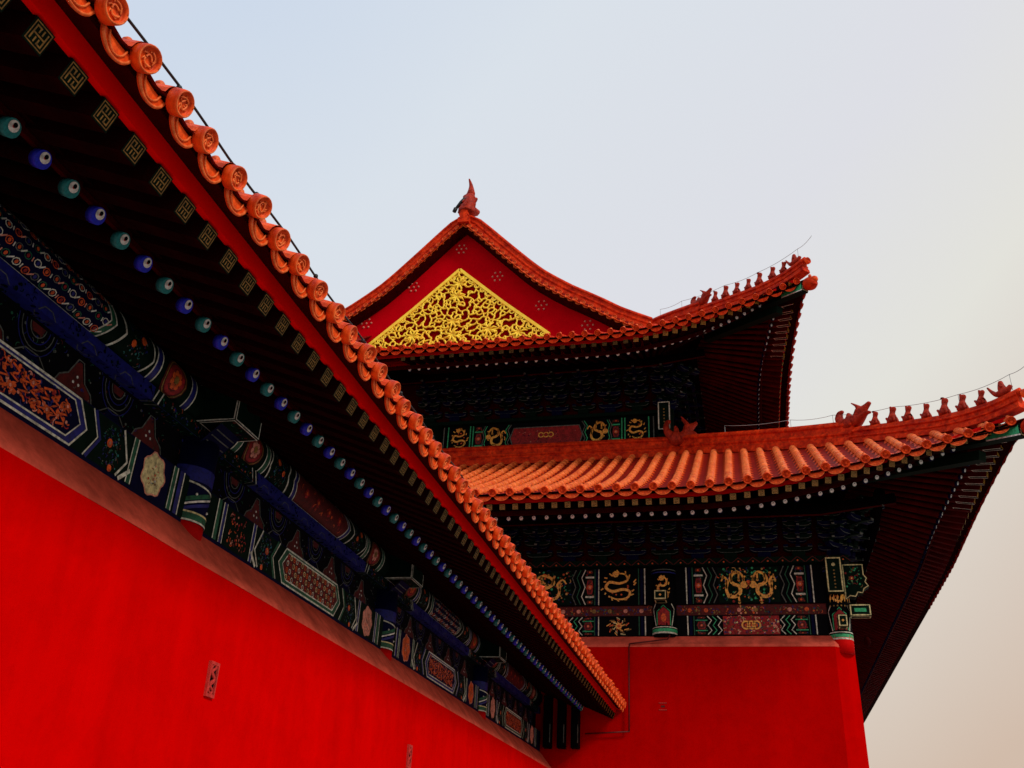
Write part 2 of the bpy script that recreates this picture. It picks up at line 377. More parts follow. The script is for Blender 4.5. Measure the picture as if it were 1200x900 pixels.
def tile_rows(mb, S, avals, t0f, t1f, r, sp, along, m='glaze', seg=.34, mp='glaze_dark', pans=True):
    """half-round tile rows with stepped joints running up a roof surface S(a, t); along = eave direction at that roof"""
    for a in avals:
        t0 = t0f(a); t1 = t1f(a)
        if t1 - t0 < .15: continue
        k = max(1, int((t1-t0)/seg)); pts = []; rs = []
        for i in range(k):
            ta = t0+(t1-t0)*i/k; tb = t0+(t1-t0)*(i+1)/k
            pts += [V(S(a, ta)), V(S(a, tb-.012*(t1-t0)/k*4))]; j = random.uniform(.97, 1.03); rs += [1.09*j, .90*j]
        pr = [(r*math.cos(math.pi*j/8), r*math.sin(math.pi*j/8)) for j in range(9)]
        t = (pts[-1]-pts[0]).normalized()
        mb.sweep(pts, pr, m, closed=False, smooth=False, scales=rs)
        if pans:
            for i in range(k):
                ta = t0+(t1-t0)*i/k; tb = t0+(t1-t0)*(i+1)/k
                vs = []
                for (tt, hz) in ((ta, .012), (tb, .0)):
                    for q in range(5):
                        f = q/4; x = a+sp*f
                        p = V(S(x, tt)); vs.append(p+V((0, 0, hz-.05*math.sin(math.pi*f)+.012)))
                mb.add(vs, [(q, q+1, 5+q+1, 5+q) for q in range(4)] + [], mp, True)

def beast_mesh(kind, seed=0):
    """small glazed seated roof animals as one continuous skinned surface"""
    rn = random.Random(seed)
    if kind == 'seat':
        P = [(0,.03,.10),(0,.03,.22),(0,-.01,.32),(0,-.04,.42),(0,-.14,.43),(0,.12,.10),(0,.20,.26),(-.06,-.10,.02),(.06,-.10,.02),(-.05,-.05,.20),(.05,-.05,.20),(-.05,.0,.53),(.05,.0,.53),(0,.02,0)]
        Rr = [.115,.10,.05,.085,.05,.05,.035,.035,.035,.045,.045,.022,.022,.12]
        E = [(0,1),(1,2),(2,3),(3,4),(0,5),(5,6),(1,9),(1,10),(9,7),(10,8),(3,11),(3,12),(0,13)]
        P = [(x, y, z+rn.uniform(-.02, .03)*(z > .3)) for x, y, z in P]
    elif kind == 'rider':
        P = [(0,0,.06),(0,.0,.16),(0,-.14,.22),(0,-.22,.30),(0,.16,.22),(0,.24,.34),(0,.0,.30),(0,.0,.42),(0,-.01,.50),(-.08,-.05,.34),(.08,-.05,.34),(0,.30,.46)]
        Rr = [.09,.10,.06,.045,.06,.035,.07,.055,.05,.03,.03,.02]
        E = [(0,1),(1,2),(2,3),(1,4),(4,5),(1,6),(6,7),(7,8),(6,9),(6,10),(5,11)]
    elif kind == 'head':     # large horned ridge beast: squat body, gaping head, swept horns and curled tail
        P = [(0,0,.12),(0,-.18,.22),(0,-.30,.42),(0,-.46,.50),(0,-.60,.60),(0,-.44,.34),(0,-.58,.28),(0,.22,.26),(0,.40,.44),(0,.34,.64),(0,.22,.66),(-.07,-.24,.60),(.07,-.24,.60),(-.08,-.10,.74),(.08,-.10,.74),(0,.05,.40),(0,.10,.54),(0,-.02,0)]
        Rr = [.19,.17,.14,.08,.05,.07,.035,.15,.12,.08,.04,.04,.04,.015,.015,.10,.04,.17]
        E = [(0,1),(1,2),(2,3),(3,4),(1,5),(5,6),(0,7),(7,8),(8,9),(9,10),(2,11),(2,12),(11,13),(12,14),(0,15),(15,16),(0,17)]
    else:                    # finial dragon: bites the ridge, tail curls up to a point
        P = [(0,0,.10),(0,0,.40),(0,.06,.70),(0,.14,1.0),(0,.10,1.30),(0,.0,1.52),(0,.22,.34),(0,.42,.30),(0,.50,.46),(-.14,.10,.55),(-.20,.16,.72),(.16,.12,.50),(.24,.18,.66),(0,-.10,.52),(0,-.18,.44),(.05,.2,.85),(0,0,0)]
        Rr = [.26,.24,.17,.11,.06,.02,.17,.13,.05,.07,.02,.10,.05,.07,.03,.05,.30]
        E = [(0,1),(1,2),(2,3),(3,4),(4,5),(0,6),(6,7),(7,8),(1,9),(9,10),(1,11),(11,12),(1,13),(13,14),(3,15),(0,16)]
    me = bpy.data.meshes.new('b'); me.from_pydata(P, E, [])
    o = bpy.data.objects.new('tmp', me); COL.objects.link(o)
    sk = o.modifiers.new('s', 'SKIN'); su = o.modifiers.new('u', 'SUBSURF'); su.levels = 1; su.render_levels = 1
    for i, r in enumerate(Rr): me.skin_vertices[0].data[i].radius = (r, r) if hasattr(me, 'skin_vertices') and len(me.skin_vertices) else (r, r)
    me.skin_vertices[0].data[0].use_root = True
    dg = bpy.context.evaluated_depsgraph_get(); dg.update()
    new = bpy.data.meshes.new_from_object(o.evaluated_get(dg)); bpy.data.objects.remove(o)
    new.materials.clear(); new.materials.append(MATS['glaze_beast'])
    for p in new.polygons: p.use_smooth = True
    return new

# ================================================================== LEFT GALLERY
GX = -4.2
gal = thing('palace_gallery', 'long red walled gallery with painted eaves running away along the left', 'palace building', (-6.5, 8, 0))
Y0, Y1 = -2.0, 21.27
b = MB()
ny = 24
for i in range(ny):      # wall face in strips for shading detail
    ya = Y0+(Y1-Y0)*i/ny; yb = Y0+(Y1-Y0)*(i+1)/ny
    b.add([(GX+.10, ya, 0), (GX+.10, yb, 0), (GX, yb, 3.72), (GX, ya, 3.72)], [(0,1,2,3)], 'red_plaster')
b.add([(GX-1.2, Y0, 0), (GX+.10, Y0, 0), (GX, Y0, 3.72), (GX-1.2, Y0, 3.72)], [(0,1,2,3)], 'red_plaster')
b.add([(GX-1.2, Y0, 0), (GX-1.2, Y1, 0), (GX-1.2, Y1, 4.2), (GX-1.2, Y0, 4.2)], [(0,3,2,1)], 'red_plaster')
put('wall', b, gal)
b = MB()
cs = [(GX, 3.72), (GX-.02, 3.77), (GX-.30, 4.11), (GX-.42, 4.13), (GX-1.2, 4.13)]
k = 30
vs = []
for i in range(k+1):
    y = Y0+(Y1-Y0)*i/k
    for (x, z) in cs: vs.append((x, y, z+random.uniform(-.004, .004)))
b.add(vs, [(i*5+j, (i+1)*5+j, (i+1)*5+j+1, i*5+j+1) for i in range(k) for j in range(4)], 'coping', True)
put('wall_coping', b, gal)

BAYS = [-.45, 4.5, 9.2, 13.95, 18.7]
COLS = [2.1, 6.82, 11.58, 16.32]
# --- lintel with painting
def hexpts(u, v0, v1, hw, tip): vm = (v0+v1)/2; return [(u-hw, v0), (u+hw, v0), (u+hw+tip, vm), (u+hw, v1), (u-hw, v1), (u-hw-tip, vm)]
b = MB(); b.box((-4.72, Y0, 4.07), (-4.505, Y1-.02, 4.50), 'black')
b.obox((-4.505, Y0, 4.08), (.02, 0, 0), (0, Y1-.02-Y0, 0), (0, 0, .415), 'blue_dark')
fr = Paint(b, lambda u, v, h: V((-4.484+h, u, 4.09+v*1.09)), .0025)
rn = random.Random(3)
for bi, c in enumerate(BAYS):
    A, B = ('green', 'blue') if bi % 2 else ('blue', 'green')
    fr.rect(c-2.2, .03, c+2.2, .36, 'green_dark', 1, 1, 1)
    fr.poly(hexpts(c, .03, .36, .66, .14), B, 2); fr.line(hexpts(c, .035, .355, .66, .13), .016, 'pale', 3, closed=True)
    fr.poly(hexpts(c, .07, .33, .60, .11), 'blue_dark' if bi % 2 else 'decor_red', 3)
    fr.line(hexpts(c, .075, .325, .60, .11), .012, 'pale', 4, closed=True)
    cl = ['orange', 'orange', 'orange', 'decor_crimson', 'pink', 'blue'] if bi != 2 else ['cream', 'orange', 'pale', 'decor_crimson', 'cream', 'green']
    if bi == 2:
        for iu in range(19):
            for iv in range(4):
                uu = c-.60+iu*.0667; vv = .105+iv*.064
                if abs(uu-c) < .62: fr.ring(uu, vv, .022, .008, cl[(iu+iv) % 4], 4.4, 8); fr.disc(uu, vv, .008, 'orange', 4.8, 5)
    else:
        fr.speck(c-.60, .10, c+.60, .30, cl, 260, .017, 4, rn)
        for q in range(12): fr.line([(c-.58+q*.1+.05*math.sin(t*2.2+q), .11+.022*t) for t in range(9)], .016, 'orange', 5, sub=False)
        for q in range(7):
            fr.rosette(c-.54+q*.18, .2+.05*(-1)**q, .034, 'orange', 'pink', 5.5, 6)
    for sg in (-1, 1):
        f = lambda u: c+sg*u
        fr.line([(f(.84), .36), (f(.95), .195), (f(.84), .03)], .03, B, 2.5)
        fr.line([(f(.81), .36), (f(.92), .195), (f(.81), .03)], .012, 'pale', 3)
        fr.speck(min(f(.98), f(1.2)), .06, max(f(.98), f(1.2)), .33, ['blue', 'green', 'blue', 'teal_vivid', 'decor_red', 'pale_dim'], 90, .0095, 2.5, rn)
        fr.disc(f(1.06), .21, .032, 'orange', 4, 9); fr.disc(f(1.06), .21, .013, 'pink', 5, 6); fr.disc(f(1.12), .05, .026, 'orange', 4, 8)
        fr.line([(f(1.19), .36), (f(1.30), .16), (f(1.20), .03)], .020, 'pale', 4); fr.line([(f(1.24), .02), (f(1.36), .12)], .030, 'pale', 3.6)
        for (uu, mm, ww) in ((1.36, A, .05), (1.33, 'pale', .010), (1.385, 'pale', .012), (1.93, A, .05), (1.90, 'pale', .010), (1.955, 'pale', .014), (2.02, B, .05), (2.055, 'pale', .014)):
            fr.line([(f(uu), .03), (f(uu), .365)], ww, mm, 3 if ww > .03 else 4)
        # cartouche of lobed clouds
        cc = 'cream' if bi % 2 else 'pink'
        if bi == 3: cc = 'orange'
        u0 = 1.645
        fr.rect(min(f(1.41), f(1.88)), .03, max(f(1.41), f(1.88)), .36, 'blue_dark' if bi % 2 else 'green_dark', 2, 1, 1)
        if not (bi == 2 and sg == -1):
            pts = [(f(u0)+.15*(1+.09*math.cos(7*a))*math.cos(a), .20+.155*(1+.07*math.cos(7*a))*math.sin(a)) for a in [2*math.pi*i/30 for i in range(30)]]
            fr.poly(pts, cc, 3.5); fr.line(pts, .012, 'pink', 4.5, closed=True, sub=False)
            fr.speck(f(u0)-.07, .11, f(u0)+.07, .28, ['pale', 'green', 'orange', 'pink', 'decor_crimson'], 22, .010, 5, rn)
        else:
            fr.speck(f(u0)-.16, .05, f(u0)+.16, .33, ['decor_crimson', 'pink', 'decor_red', 'orange'], 60, .014, 4, rn)
lin = put('painted_lintel', b, gal)
# --- pad board and blue strip
b = MB(); b.box((-4.72, Y0, 4.50), (-4.60, Y1-.02, 4.86), 'black')
pb = Paint(b, lambda u, v, h: V((-4.60+h, u, 4.50+v)), .0025)
y = 1.2; q = 0
while y < 20.8:
    near = min(abs(y+.25-c) for c in COLS)
    if near > .35:
        if q % 2 == 0:
            pb.poly([(y, .02), (y+.46, .02), (y+.40, .12), (y+.31, .17), (y+.25, .30), (y+.20, .30), (y+.13, .17), (y+.05, .12)], 'decor_red', 1)
            pb.line([(y, .02), (y+.05, .12), (y+.13, .17), (y+.20, .31), (y+.26, .31), (y+.32, .17), (y+.41, .12), (y+.46, .02)], .012, 'pale_dim', 3)
            for (du, dv) in ((.20, .13), (.26, .13), (.23, .18)): pb.disc(y+du, dv, .012, 'white', 3, 6)
        else:
            for r in (.07, .105, .14, .17): pb.line([(y+.22+r*1.15*math.cos(a), .33-r*1.3*math.sin(a)) for a in [math.pi*i/12 for i in range(13)]], .008, 'pale_dim' if r in (.07, .14) else 'blue', 2, sub=False)
            pb.poly([(y+.15, .33), (y+.29, .33), (y+.27, .27), (y+.17, .27)], 'decor_red', 2)
            pb.line([(y+.05, .05), (y+.16, .13), (y+.30, .13), (y+.40, .05)], .010, 'pale_dim', 2)
            pb.poly([(y+.07, .02), (y+.16, .11), (y+.30, .11), (y+.38, .02)], 'blue_dark', 1.5)
    y += .47; q += 1
pb.speck(1.2, .02, 20.5, .34, ['blue_dark', 'green', 'decor_red', 'blue', 'pale_dim'], 900, .012, .9, rn)
put('pad_board', b, gal)
b = MB(); b.box((-4.75, Y0, 4.862), (-4.50, Y1-.02, 4.985), 'blue')
bt = Paint(b, lambda u, v, h: V((-4.50+h, u, 4.862+v)), .002); bu = Paint(b, lambda u, v, h: V((-4.50-v, u, 4.862-h)), .002)
for c in BAYS:
    for sg in (-1, 1):
        a0, a1 = sorted((c+sg*1.45, c+sg*2.3)); bt.rect(a0, 0, a1, .123, 'green_dark', 1.4); bu.rect(a0, 0, a1, .25, 'green_dark', 1.4)
        bt.speck(a0+.05, .01, a1-.05, .11, ['green', 'blue', 'decor_red', 'pale_dim', 'orange'], 40, .013, 2, rn); bu.speck(a0+.05, .01, a1-.05, .22, ['green', 'blue', 'decor_red', 'pale_dim'], 40, .014, 2, rn)
        for q in (1.45, 1.52): bt.line([(c+sg*q, 0), (c+sg*(q+.05), .12)], .014, 'pale', 2); bu.line([(c+sg*q, 0), (c+sg*(q-.06), .20)], .012, 'pale_dim', 2)
y = .8; k = 0
while y < 20.5:
    bt.line([(y, .0), (y+.05, .05), (y+.13, .05), (y+.18, .0)], .008, 'pale_dim', 1); bu.line([(y, .03), (y+.06, .08), (y+.14, .08), (y+.19, .03)], .007, 'pale_dim', 1)
    bt.speck(y+.2, .01, y+.46, .11, ['blue_dark', 'blue_dark', 'green_dark', 'black'], 14, .016, 1, rn); bu.speck(y, .01, y+.46, .2, ['blue_dark', 'black', 'green_dark'], 26, .020, .7, rn); y += .47
put('blue_tie_beam', b, gal)
# --- round purlin
b = MB(); PC = (-4.66, 5.18); PR = .195
b.tube([(PC[0], Y0, PC[1]), (PC[0], Y1-.02, PC[1])], PR, 'blue_dark', 28)
pm = Paint(b, lambda u, v, h: V((PC[0]+(PR+h)*math.cos(-1.15+v*5.6), u, PC[1]+(PR+h)*math.sin(-1.15+v*5.6))), .0025, .025)
for bi, c in enumerate(BAYS):
    A, B = ('blue', 'green') if bi % 2 else ('green', 'blue')
    pm.rect(c-2.2, -.03, c+2.2, .42, 'green_dark', 1, 1, 10)
    pm.hexfill(c, .0, .38, .66, .12, B, 2); pm.line(hexpts(c, .0, .38, .66, .12), .014, 'pale', 3.4, closed=True)
    hp = hexpts(c, .035, .345, .61, .10); pm.hexfill(c, .035, .345, .61, .10, 'decor_red' if bi % 2 == 0 else 'blue_dark', 3); pm.line(hp, .012, 'pale', 4.4, closed=True)
    if bi % 2:
        for iu in range(14):
            for iv in range(4):
                uu = c-.62+iu*.095+(.047 if iv % 2 else 0)+rn.uniform(-.006, .006); vv = .075+iv*.075+rn.uniform(-.005, .005)
                pm.ring(uu, vv, .030, .007, rv=.022, m=['pale', 'green', 'pale_dim', 'orange'][(iu*3+iv) % 4], l=4.5, n=8)
                pm.disc(uu, vv, .014, ['orange', 'decor_crimson', 'blue', 'orange'][(iu+iv) % 4], 5, 6)
                pm.line([(uu+.047-.02*(iu % 2), vv-.014), (uu+.047+.02*(iu % 2), vv+.014)], .010, ['white', 'pale', 'pink'][(iu+iv) % 3], 4.6, sub=False)
    else:
        pm.speck(c-.55, .08, c+.55, .28, ['decor_red', 'orange', 'decor_crimson', 'decor_red'], 40, .018, 4, rn)
        for q in range(4): pm.rosette(c-.45+.3*q, .18, .055, 'decor_crimson', 'orange', 5, 7)
    for sg in (-1, 1):
        f = lambda u: c+sg*u
        pm.line([(f(.80), .38), (f(.91), .19), (f(.80), .0)], .02, 'pale', 3.5)
        pm.speck(min(f(.95), f(1.2)), .06, max(f(.95), f(1.2)), .34, ['green', 'blue', 'teal_vivid', 'decor_red', 'pale_dim'], 70, .0095, 2.5, rn)
        pm.disc(f(1.02), .17, .028, 'orange', 4, 8); pm.disc(f(1.13), .24, .034, 'orange', 4, 8)
        pm.line([(f(1.24), .38), (f(1.30), .16), (f(1.22), .0)], .016, 'pale', 4)
        for uu, mm, ww in ((1.37, A, .06), (1.335, 'pale', .014), (1.41, 'pale', .014), (1.90, A, .06), (1.865, 'pale', .012), (1.94, 'pale', .014)):
            pm.line([(f(uu), -.01), (f(uu), .40)], ww, mm, 3 if ww > .03 else 4)
        for r, mm in ((.16, 'decor_red'), (.12, 'decor_crimson'), (.07, 'decor_red')): pm.disc(f(1.635), .17, r, mm, 3+(.16-r)*10, 14)
        pm.ring(f(1.635), .17, .14, .010, 'gold_dim', 5); pm.rosette(f(1.635), .17, .085, 'orange' if bi % 2 else 'pink', 'gold_dim', 5, 7)
put('round_purlin', b, gal)
# --- columns
for c in COLS:
    b = MB(); cx = -4.62; R = .215
    b.tube([(cx, c, 3.6), (cx, c, 4.05), (cx, c, 4.12)], R, 'red_paint', 24)
    b.tube([(cx, c, 4.12), (cx, c, 4.86)], R, 'blue_dark', 24)
    p = Paint(b, lambda u, v, h: V((cx+(R+h)*math.cos(u), c+(R+h)*math.sin(u), v)), .0025)
    p.mb = b
    def hb(z0, z1, mm, l): 
        n = 16; vs = []
        for i in range(n+1):
            a = -1.5+3.0*i/n; vs += [p.P(a, z0, l), p.P(a, z1, l)]
        b.add(vs, [(2*i, 2*i+2, 2*i+3, 2*i+1) for i in range(n)], mm, True)
    hb(4.12, 4.135, 'pale', 3); hb(4.135, 4.19, 'green', 2); hb(4.19, 4.205, 'cream', 3)
    for (z0, z1, mm, ww) in ((4.225, 4.44, 'white', .018), (4.265, 4.48, 'green', .04), (4.185, 4.40, 'blue', .03)):
        for s2 in (-1,):
            n = 14; pts = [(-1.3+2.6*i/n, z0+(z1-z0)*i/n) for i in range(n+1)]
            vs = []
            for (a, z) in pts: vs += [p.P(a, z-ww/2, 3 if ww < .03 else 2), p.P(a, z+ww/2, 3 if ww < .03 else 2)]
            b.add(vs, [(2*i, 2*i+2, 2*i+3, 2*i+1) for i in range(n)], mm)
    n = 14; pts = [(-1.3+2.3*i/n, 4.47-.075*i/n) for i in range(n+1)]
    vs = []
    for (a, z) in pts: vs += [p.P(a, z-.008, 3), p.P(a, z+.008, 3)]
    b.add(vs, [(2*i, 2*i+2, 2*i+3, 2*i+1) for i in range(n)], 'pale')
    hb(4.47, 4.60, 'blue', 2)
    for (a, z) in ((-.5, 4.36), (.35, 4.25)):
        b.ball((cx+(R+.004)*math.cos(a), c+(R+.004)*math.sin(a), z), .012, 'white', 6, 4)
    put('column', b, gal)
    # beam head over the column
    b = MB()
    b.box((-4.85, c-.20, 4.99), (-4.15, c+.24, 5.36), 'green_dark')
    q = Paint(b, lambda u, v, h: V((-4.15+h, c+u, 4.99+v)), .003)
    q.line([(-.19, .01), (.23, .01), (.23, .36), (-.19, .36)], .014, 'pale', 1, closed=True)
    q2 = Paint(b, lambda u, v, h: V((-4.15-u, c-.20-h, 4.99+v)), .003)
    q2.line([(.01, .01), (.5, .01), (.5, .36), (.01, .36)], .014, 'pale', 1, closed=True)
    q3 = Paint(b, lambda u, v, h: V((-4.15-u, c+v, 4.99-h)), .003)
    q3.speck(.03, -.17, .32, .20, ['green', 'blue_dark', 'decor_red'], 30, .016, 1, rn); q3.line([(.01, -.19), (.34, -.19), (.34, .23), (.01, .23)], .012, 'pale', 1, closed=True)
    # sloping painted volute under it
    b.add([(-4.30, c-.16, 4.985), (-4.30, c+.18, 4.985), (-4.50, c+.18, 4.80), (-4.50, c-.16, 4.80)], [(0,1,2,3)], 'blue_dark')
    for t in (0.2, .45, .7):
        b.tube([V((-4.31-.18*t, c-.14+.02*t, 4.975-.17*t)), V((-4.31-.18*t, c+.02, 4.985-.17*t-.012)), V((-4.31-.18*t, c+.16, 4.975-.17*t))], .006, 'pale_dim', 5)
    put('beam_head', b, gal)
# end posts beside the tower wall
b = MB()
for x in (-4.3, -4.0, -3.7):
    b.box((x-.08, 21.0, 4.15), (x+.08, 21.26, 5.2), 'black'); b.box((x+.06, 20.99, 4.25), (x+.08, 21.0, 4.62), 'pale_dim')
put('end_post', b, gal)

# --- rafters
FLs = flying_mesh(.125, 1.1); RB = round_mesh(.054, 1.25, 'blue_vivid'); RG = round_mesh(.054, 1.25, 'teal_vivid')
def gal_frame(x, y, z, sl):
    iny = V((-1, 0, sl)).normalized(); sx = V((0, 1, 0)); uz = sx.cross(iny)
    return frame((x, y, z), sx, iny, uz)
k = 0; y = .81
while y < 21.15:
    put('flying_rafter', FLs, gal, gal_frame(-2.9, y-.01+.16, 4.832, .41)); y += .25
y = 3.06-.25*10; k = 0
while y < 21.2:
    put('eave_rafter', RG if k % 2 == 0 else RB, gal, gal_frame(-3.55, y, 4.946, .45)); y += .25; k += 1
# --- boards
b = MB()
def strip(b, prof, m, y0=Y0, y1=Y1-.01, n=1):
    vs = [(x, y, z) for y in (y0, y1) for (x, z) in prof]; n = len(prof)
    b.add(vs, [(j, (j+1) % n, n+(j+1) % n, n+j) for j in range(n)] + [tuple(range(n)), tuple(range(2*n-1, n-1, -1))], m)
strip(b, [(-2.905, 4.905), (-2.865, 4.905), (-2.845, 5.015), (-2.905, 5.025)], 'fascia_red')
put('eave_board', b, gal)
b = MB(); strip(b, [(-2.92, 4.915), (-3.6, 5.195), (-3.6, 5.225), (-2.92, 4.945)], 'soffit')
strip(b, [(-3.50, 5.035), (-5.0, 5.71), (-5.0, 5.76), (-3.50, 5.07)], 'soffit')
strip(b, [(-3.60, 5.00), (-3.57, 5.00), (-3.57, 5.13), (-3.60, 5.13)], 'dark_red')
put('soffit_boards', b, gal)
b = MB(); strip(b, [(-4.75, 5.37), (-4.64, 5.37), (-4.64, 5.66), (-4.75, 5.66)], 'void')
b.box((-4.9, Y0, 4.13), (-4.76, Y1-.02, 5.7), 'void')
put('upper_board', b, gal)
# --- roof
roofL = MB()
strip(roofL, [(-2.70, 4.945), (-2.865, 5.018), (-6.7, 6.72), (-6.7, 6.80), (-2.70, 4.985)], 'dark_red')
def SL(a, t): return V((-2.64-t, a, 4.995+.44*t+.004*t*t))
ay = [2.805-.29*8+.29*i for i in range(71)]; ay = [a for a in ay if a < 21.1]
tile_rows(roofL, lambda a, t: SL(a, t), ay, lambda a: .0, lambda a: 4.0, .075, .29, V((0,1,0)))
roofL.sweep([V((-6.7, Y0, 6.82)), V((-6.7, Y1, 6.82))], [(-.17,0),(.17,0),(.17,.12),(.12,.16),(.12,.4),(.16,.44),(.08,.55),(-.08,.55),(-.16,.44),(-.12,.4),(-.12,.16),(-.17,.12)], 'glaze_ridge')
rL = put('tiled_roof', roofL, gal)
strip_b = MB(); strip(strip_b, [(-6.7, 6.72), (-8.3, 5.9), (-10, 5.1), (-10, 5.2), (-6.7, 6.80)], 'glaze_dark'); put('rear_roof', strip_b, gal)
strip_b = MB(); strip(strip_b, [(-5.42, 4.13), (-5.42, 6.1), (-6.7, 6.6), (-9.2, 5.3), (-9.2, 0), (-5.5, 0)], 'void'); put('inner_hall', strip_b, gal)
CAPV = [cap_mesh(.071, seed=k) for k in range(5)]; CAPL = CAPV[0]; DRIPL = drip_mesh(.225, .080); KN = knob_mesh(.030)
rn = random.Random(11)
for a in ay:
    M = gal_frame(-2.60, a, 4.993, .40+rn.uniform(-.04, .04)) @ Matrix.Rotation(rn.uniform(-.12, .12), 4, 'X') @ Matrix.Rotation(rn.uniform(-.12, .12), 4, 'Z') @ Matrix.Rotation(rn.uniform(-.4, .4), 4, 'Y')
    put('end_tile', CAPV[int(rn.random()*5)], rL, Matrix.Translation((rn.uniform(-.012, .012), rn.uniform(-.008, .008), rn.uniform(-.010, .010))) @ M)
    put('tile_nail_cap', KN, rL, frame(SL(a, .12)+V((0,0,.072)), V((0,1,0)), V((-1,0,.4)).normalized(), V((.37,0,.93)).normalized()))
    M = gal_frame(-2.665, a+.145, 4.975, .42) @ Matrix.Rotation(rn.uniform(-.06, .06), 4, 'Y')
    put('drip_tile', DRIPL, rL, M)

# --- wall vents (pierced clay grilles)
for yv in (7.05, 11.95):
    b = MB(); x = GX+.02+(3.72-2.91)*.027
    b.box((x-.05, yv-.055, 2.79), (x-.012, yv+.055, 3.03), 'black')
    b.box((x-.05, yv-.065, 2.775), (x+.006, yv+.065, 2.80), 'clay'); b.box((x-.05, yv-.065, 3.02), (x+.006, yv+.065, 3.045), 'clay')
    b.box((x-.05, yv-.065, 2.80), (x+.006, yv-.050, 3.02), 'clay'); b.box((x-.05, yv+.050, 2.80), (x+.006, yv+.065, 3.02), 'clay')
    b.tube([V((x-.004, yv+.028*math.sin(t*15), 2.80+.22*t)) for t in [j/18 for j in range(19)]], .013, 'clay', 6)
    b.tube([V((x-.004, yv-.036*math.sin(t*9), 2.80+.22*t)) for t in [j/12 for j in range(13)]], .010, 'clay', 6)
    put('wall_vent', b, gal)

# --- lightning cable along the eave
b = MB(); pts = []
for i in range(73):
    y = 1.5+i*.27; pts.append(V((-2.665, y, 5.135+.012*math.sin(i*1.3))))
b.tube(pts, .008, 'cable_black', 6)
yy = 3.13
while yy < 20.5:
    b.ball((-2.665, yy, 5.135), .017, 'cable_black', 7, 5); b.tube([(-2.665, yy, 5.13), (-2.70, yy, 5.07)], .005, 'cable_grey', 5); yy += .87
o = put('lightning_cable', b); tag(o, 'black cable clipped just above the round tile ends of the left gallery eave', 'cable')

# ================================================================== TOWER
T = thing('gate_tower', 'double eaved palace gate tower with orange tiled roofs and gilded gable', 'palace building', (-8.45, 35, 0))
XC = -8.45
class Roof:
    def __init__(s, xe, ye, ze, F, U, L, pw, p1, p2, dmax):
        s.xe, s.ye, s.ze, s.F, s.U, s.L, s.pw, s.p1, s.p2, s.dmax = xe, ye, ze, F, U, L, pw, p1, p2, dmax
    def f(s, u): return max(0., min(1.15, (s.U-u)/(s.U+s.F)))
    def out(s, u): return s.F*s.f(u)**2.4
    def z(s, u, d):
        q = max(0., d); return s.ze + s.p1*d + s.p2*d*d + s.L*s.f(u-.75*q)**s.pw*max(0., 1-q/(s.dmax+.1))**.55
    def P(s, u, d, side=False, dz=0):
        z = s.z(u, d)+dz
        return V((s.xe-d, s.ye+u, z)) if side else V((s.xe-u, s.ye+d, z))
    def E(s, u, side=False, inset=0, dz=0): return s.P(u, -s.out(u)+inset, side, dz)
LOW = Roof(4.95, 18.55, 8.93, .48, 6.0, 1.15, 1.7, .46, .0115, 6.5)
UPP = Roof(1.60, 21.80, 14.66, .48, 5.0, 1.14, 1.8, .50, .006, 3.9)

# --- masonry wall with chamfered corner
b = MB(); x1 = 1.76; ch = .42; Yw = 21.3; bt = .02
def wring(z, inset):
    return [(-18.9, Yw+inset, z), (x1-inset*0, Yw+inset, z), (x1+ch-inset, Yw+ch, z), (x1+ch-inset, 60, z), (-18.9, 60, z)]
lv = [(0, -.06), (6.30, 0)]
vs = [p for z, i in lv for p in wring(z, i)]
b.add(vs, [(j, (j+1) % 5, 5+(j+1) % 5, 5+j) for j in range(5)], 'red_plaster_tower')
put('wall', b, T)
b = MB()
def cring(z, i): return [(-18.9, Yw+i, z), (x1-i*.3, Yw+i, z), (x1+ch-i, Yw+ch+i*.3, z), (x1+ch-i, 60, z), (-18.9, 60, z)]
lv = [(6.302, 0), (6.36, .01), (6.57, .20), (6.60, .32), (6.60, .9)]
vs = [p for z, i in lv for p in cring(z, i)]
b.add(vs, [(k*5+j, k*5+(j+1) % 5, (k+1)*5+(j+1) % 5, (k+1)*5+j) for k in range(4) for j in range(5)], 'coping')
put('wall_coping', b, T)
b = MB(); b.box((-1.93, 21.29, 4.99), (-1.79, 21.32, 5.11), 'black')
b.box((-1.90, 21.285, 5.03), (-1.82, 21.31, 5.07), 'decor_red')
b.box((-1.945, 21.275, 4.97), (-1.775, 21.32, 4.99), 'clay'); b.box((-1.945, 21.275, 5.11), (-1.775, 21.32, 5.13), 'clay')
put('wall_vent', b, T)
# inner dark cores
b = MB(); b.box((-18.6, 21.72, 6.6), (1.95, 59.8, 9.9), 'void'); b.box((-14.6, 25.75, 9.9), (-2.1, 55, 15.3), 'void'); b.box((-14.2, 25.70, 15.31), (-2.75, 49.5, 16.75), 'void'); put('inner_hall', b, T)

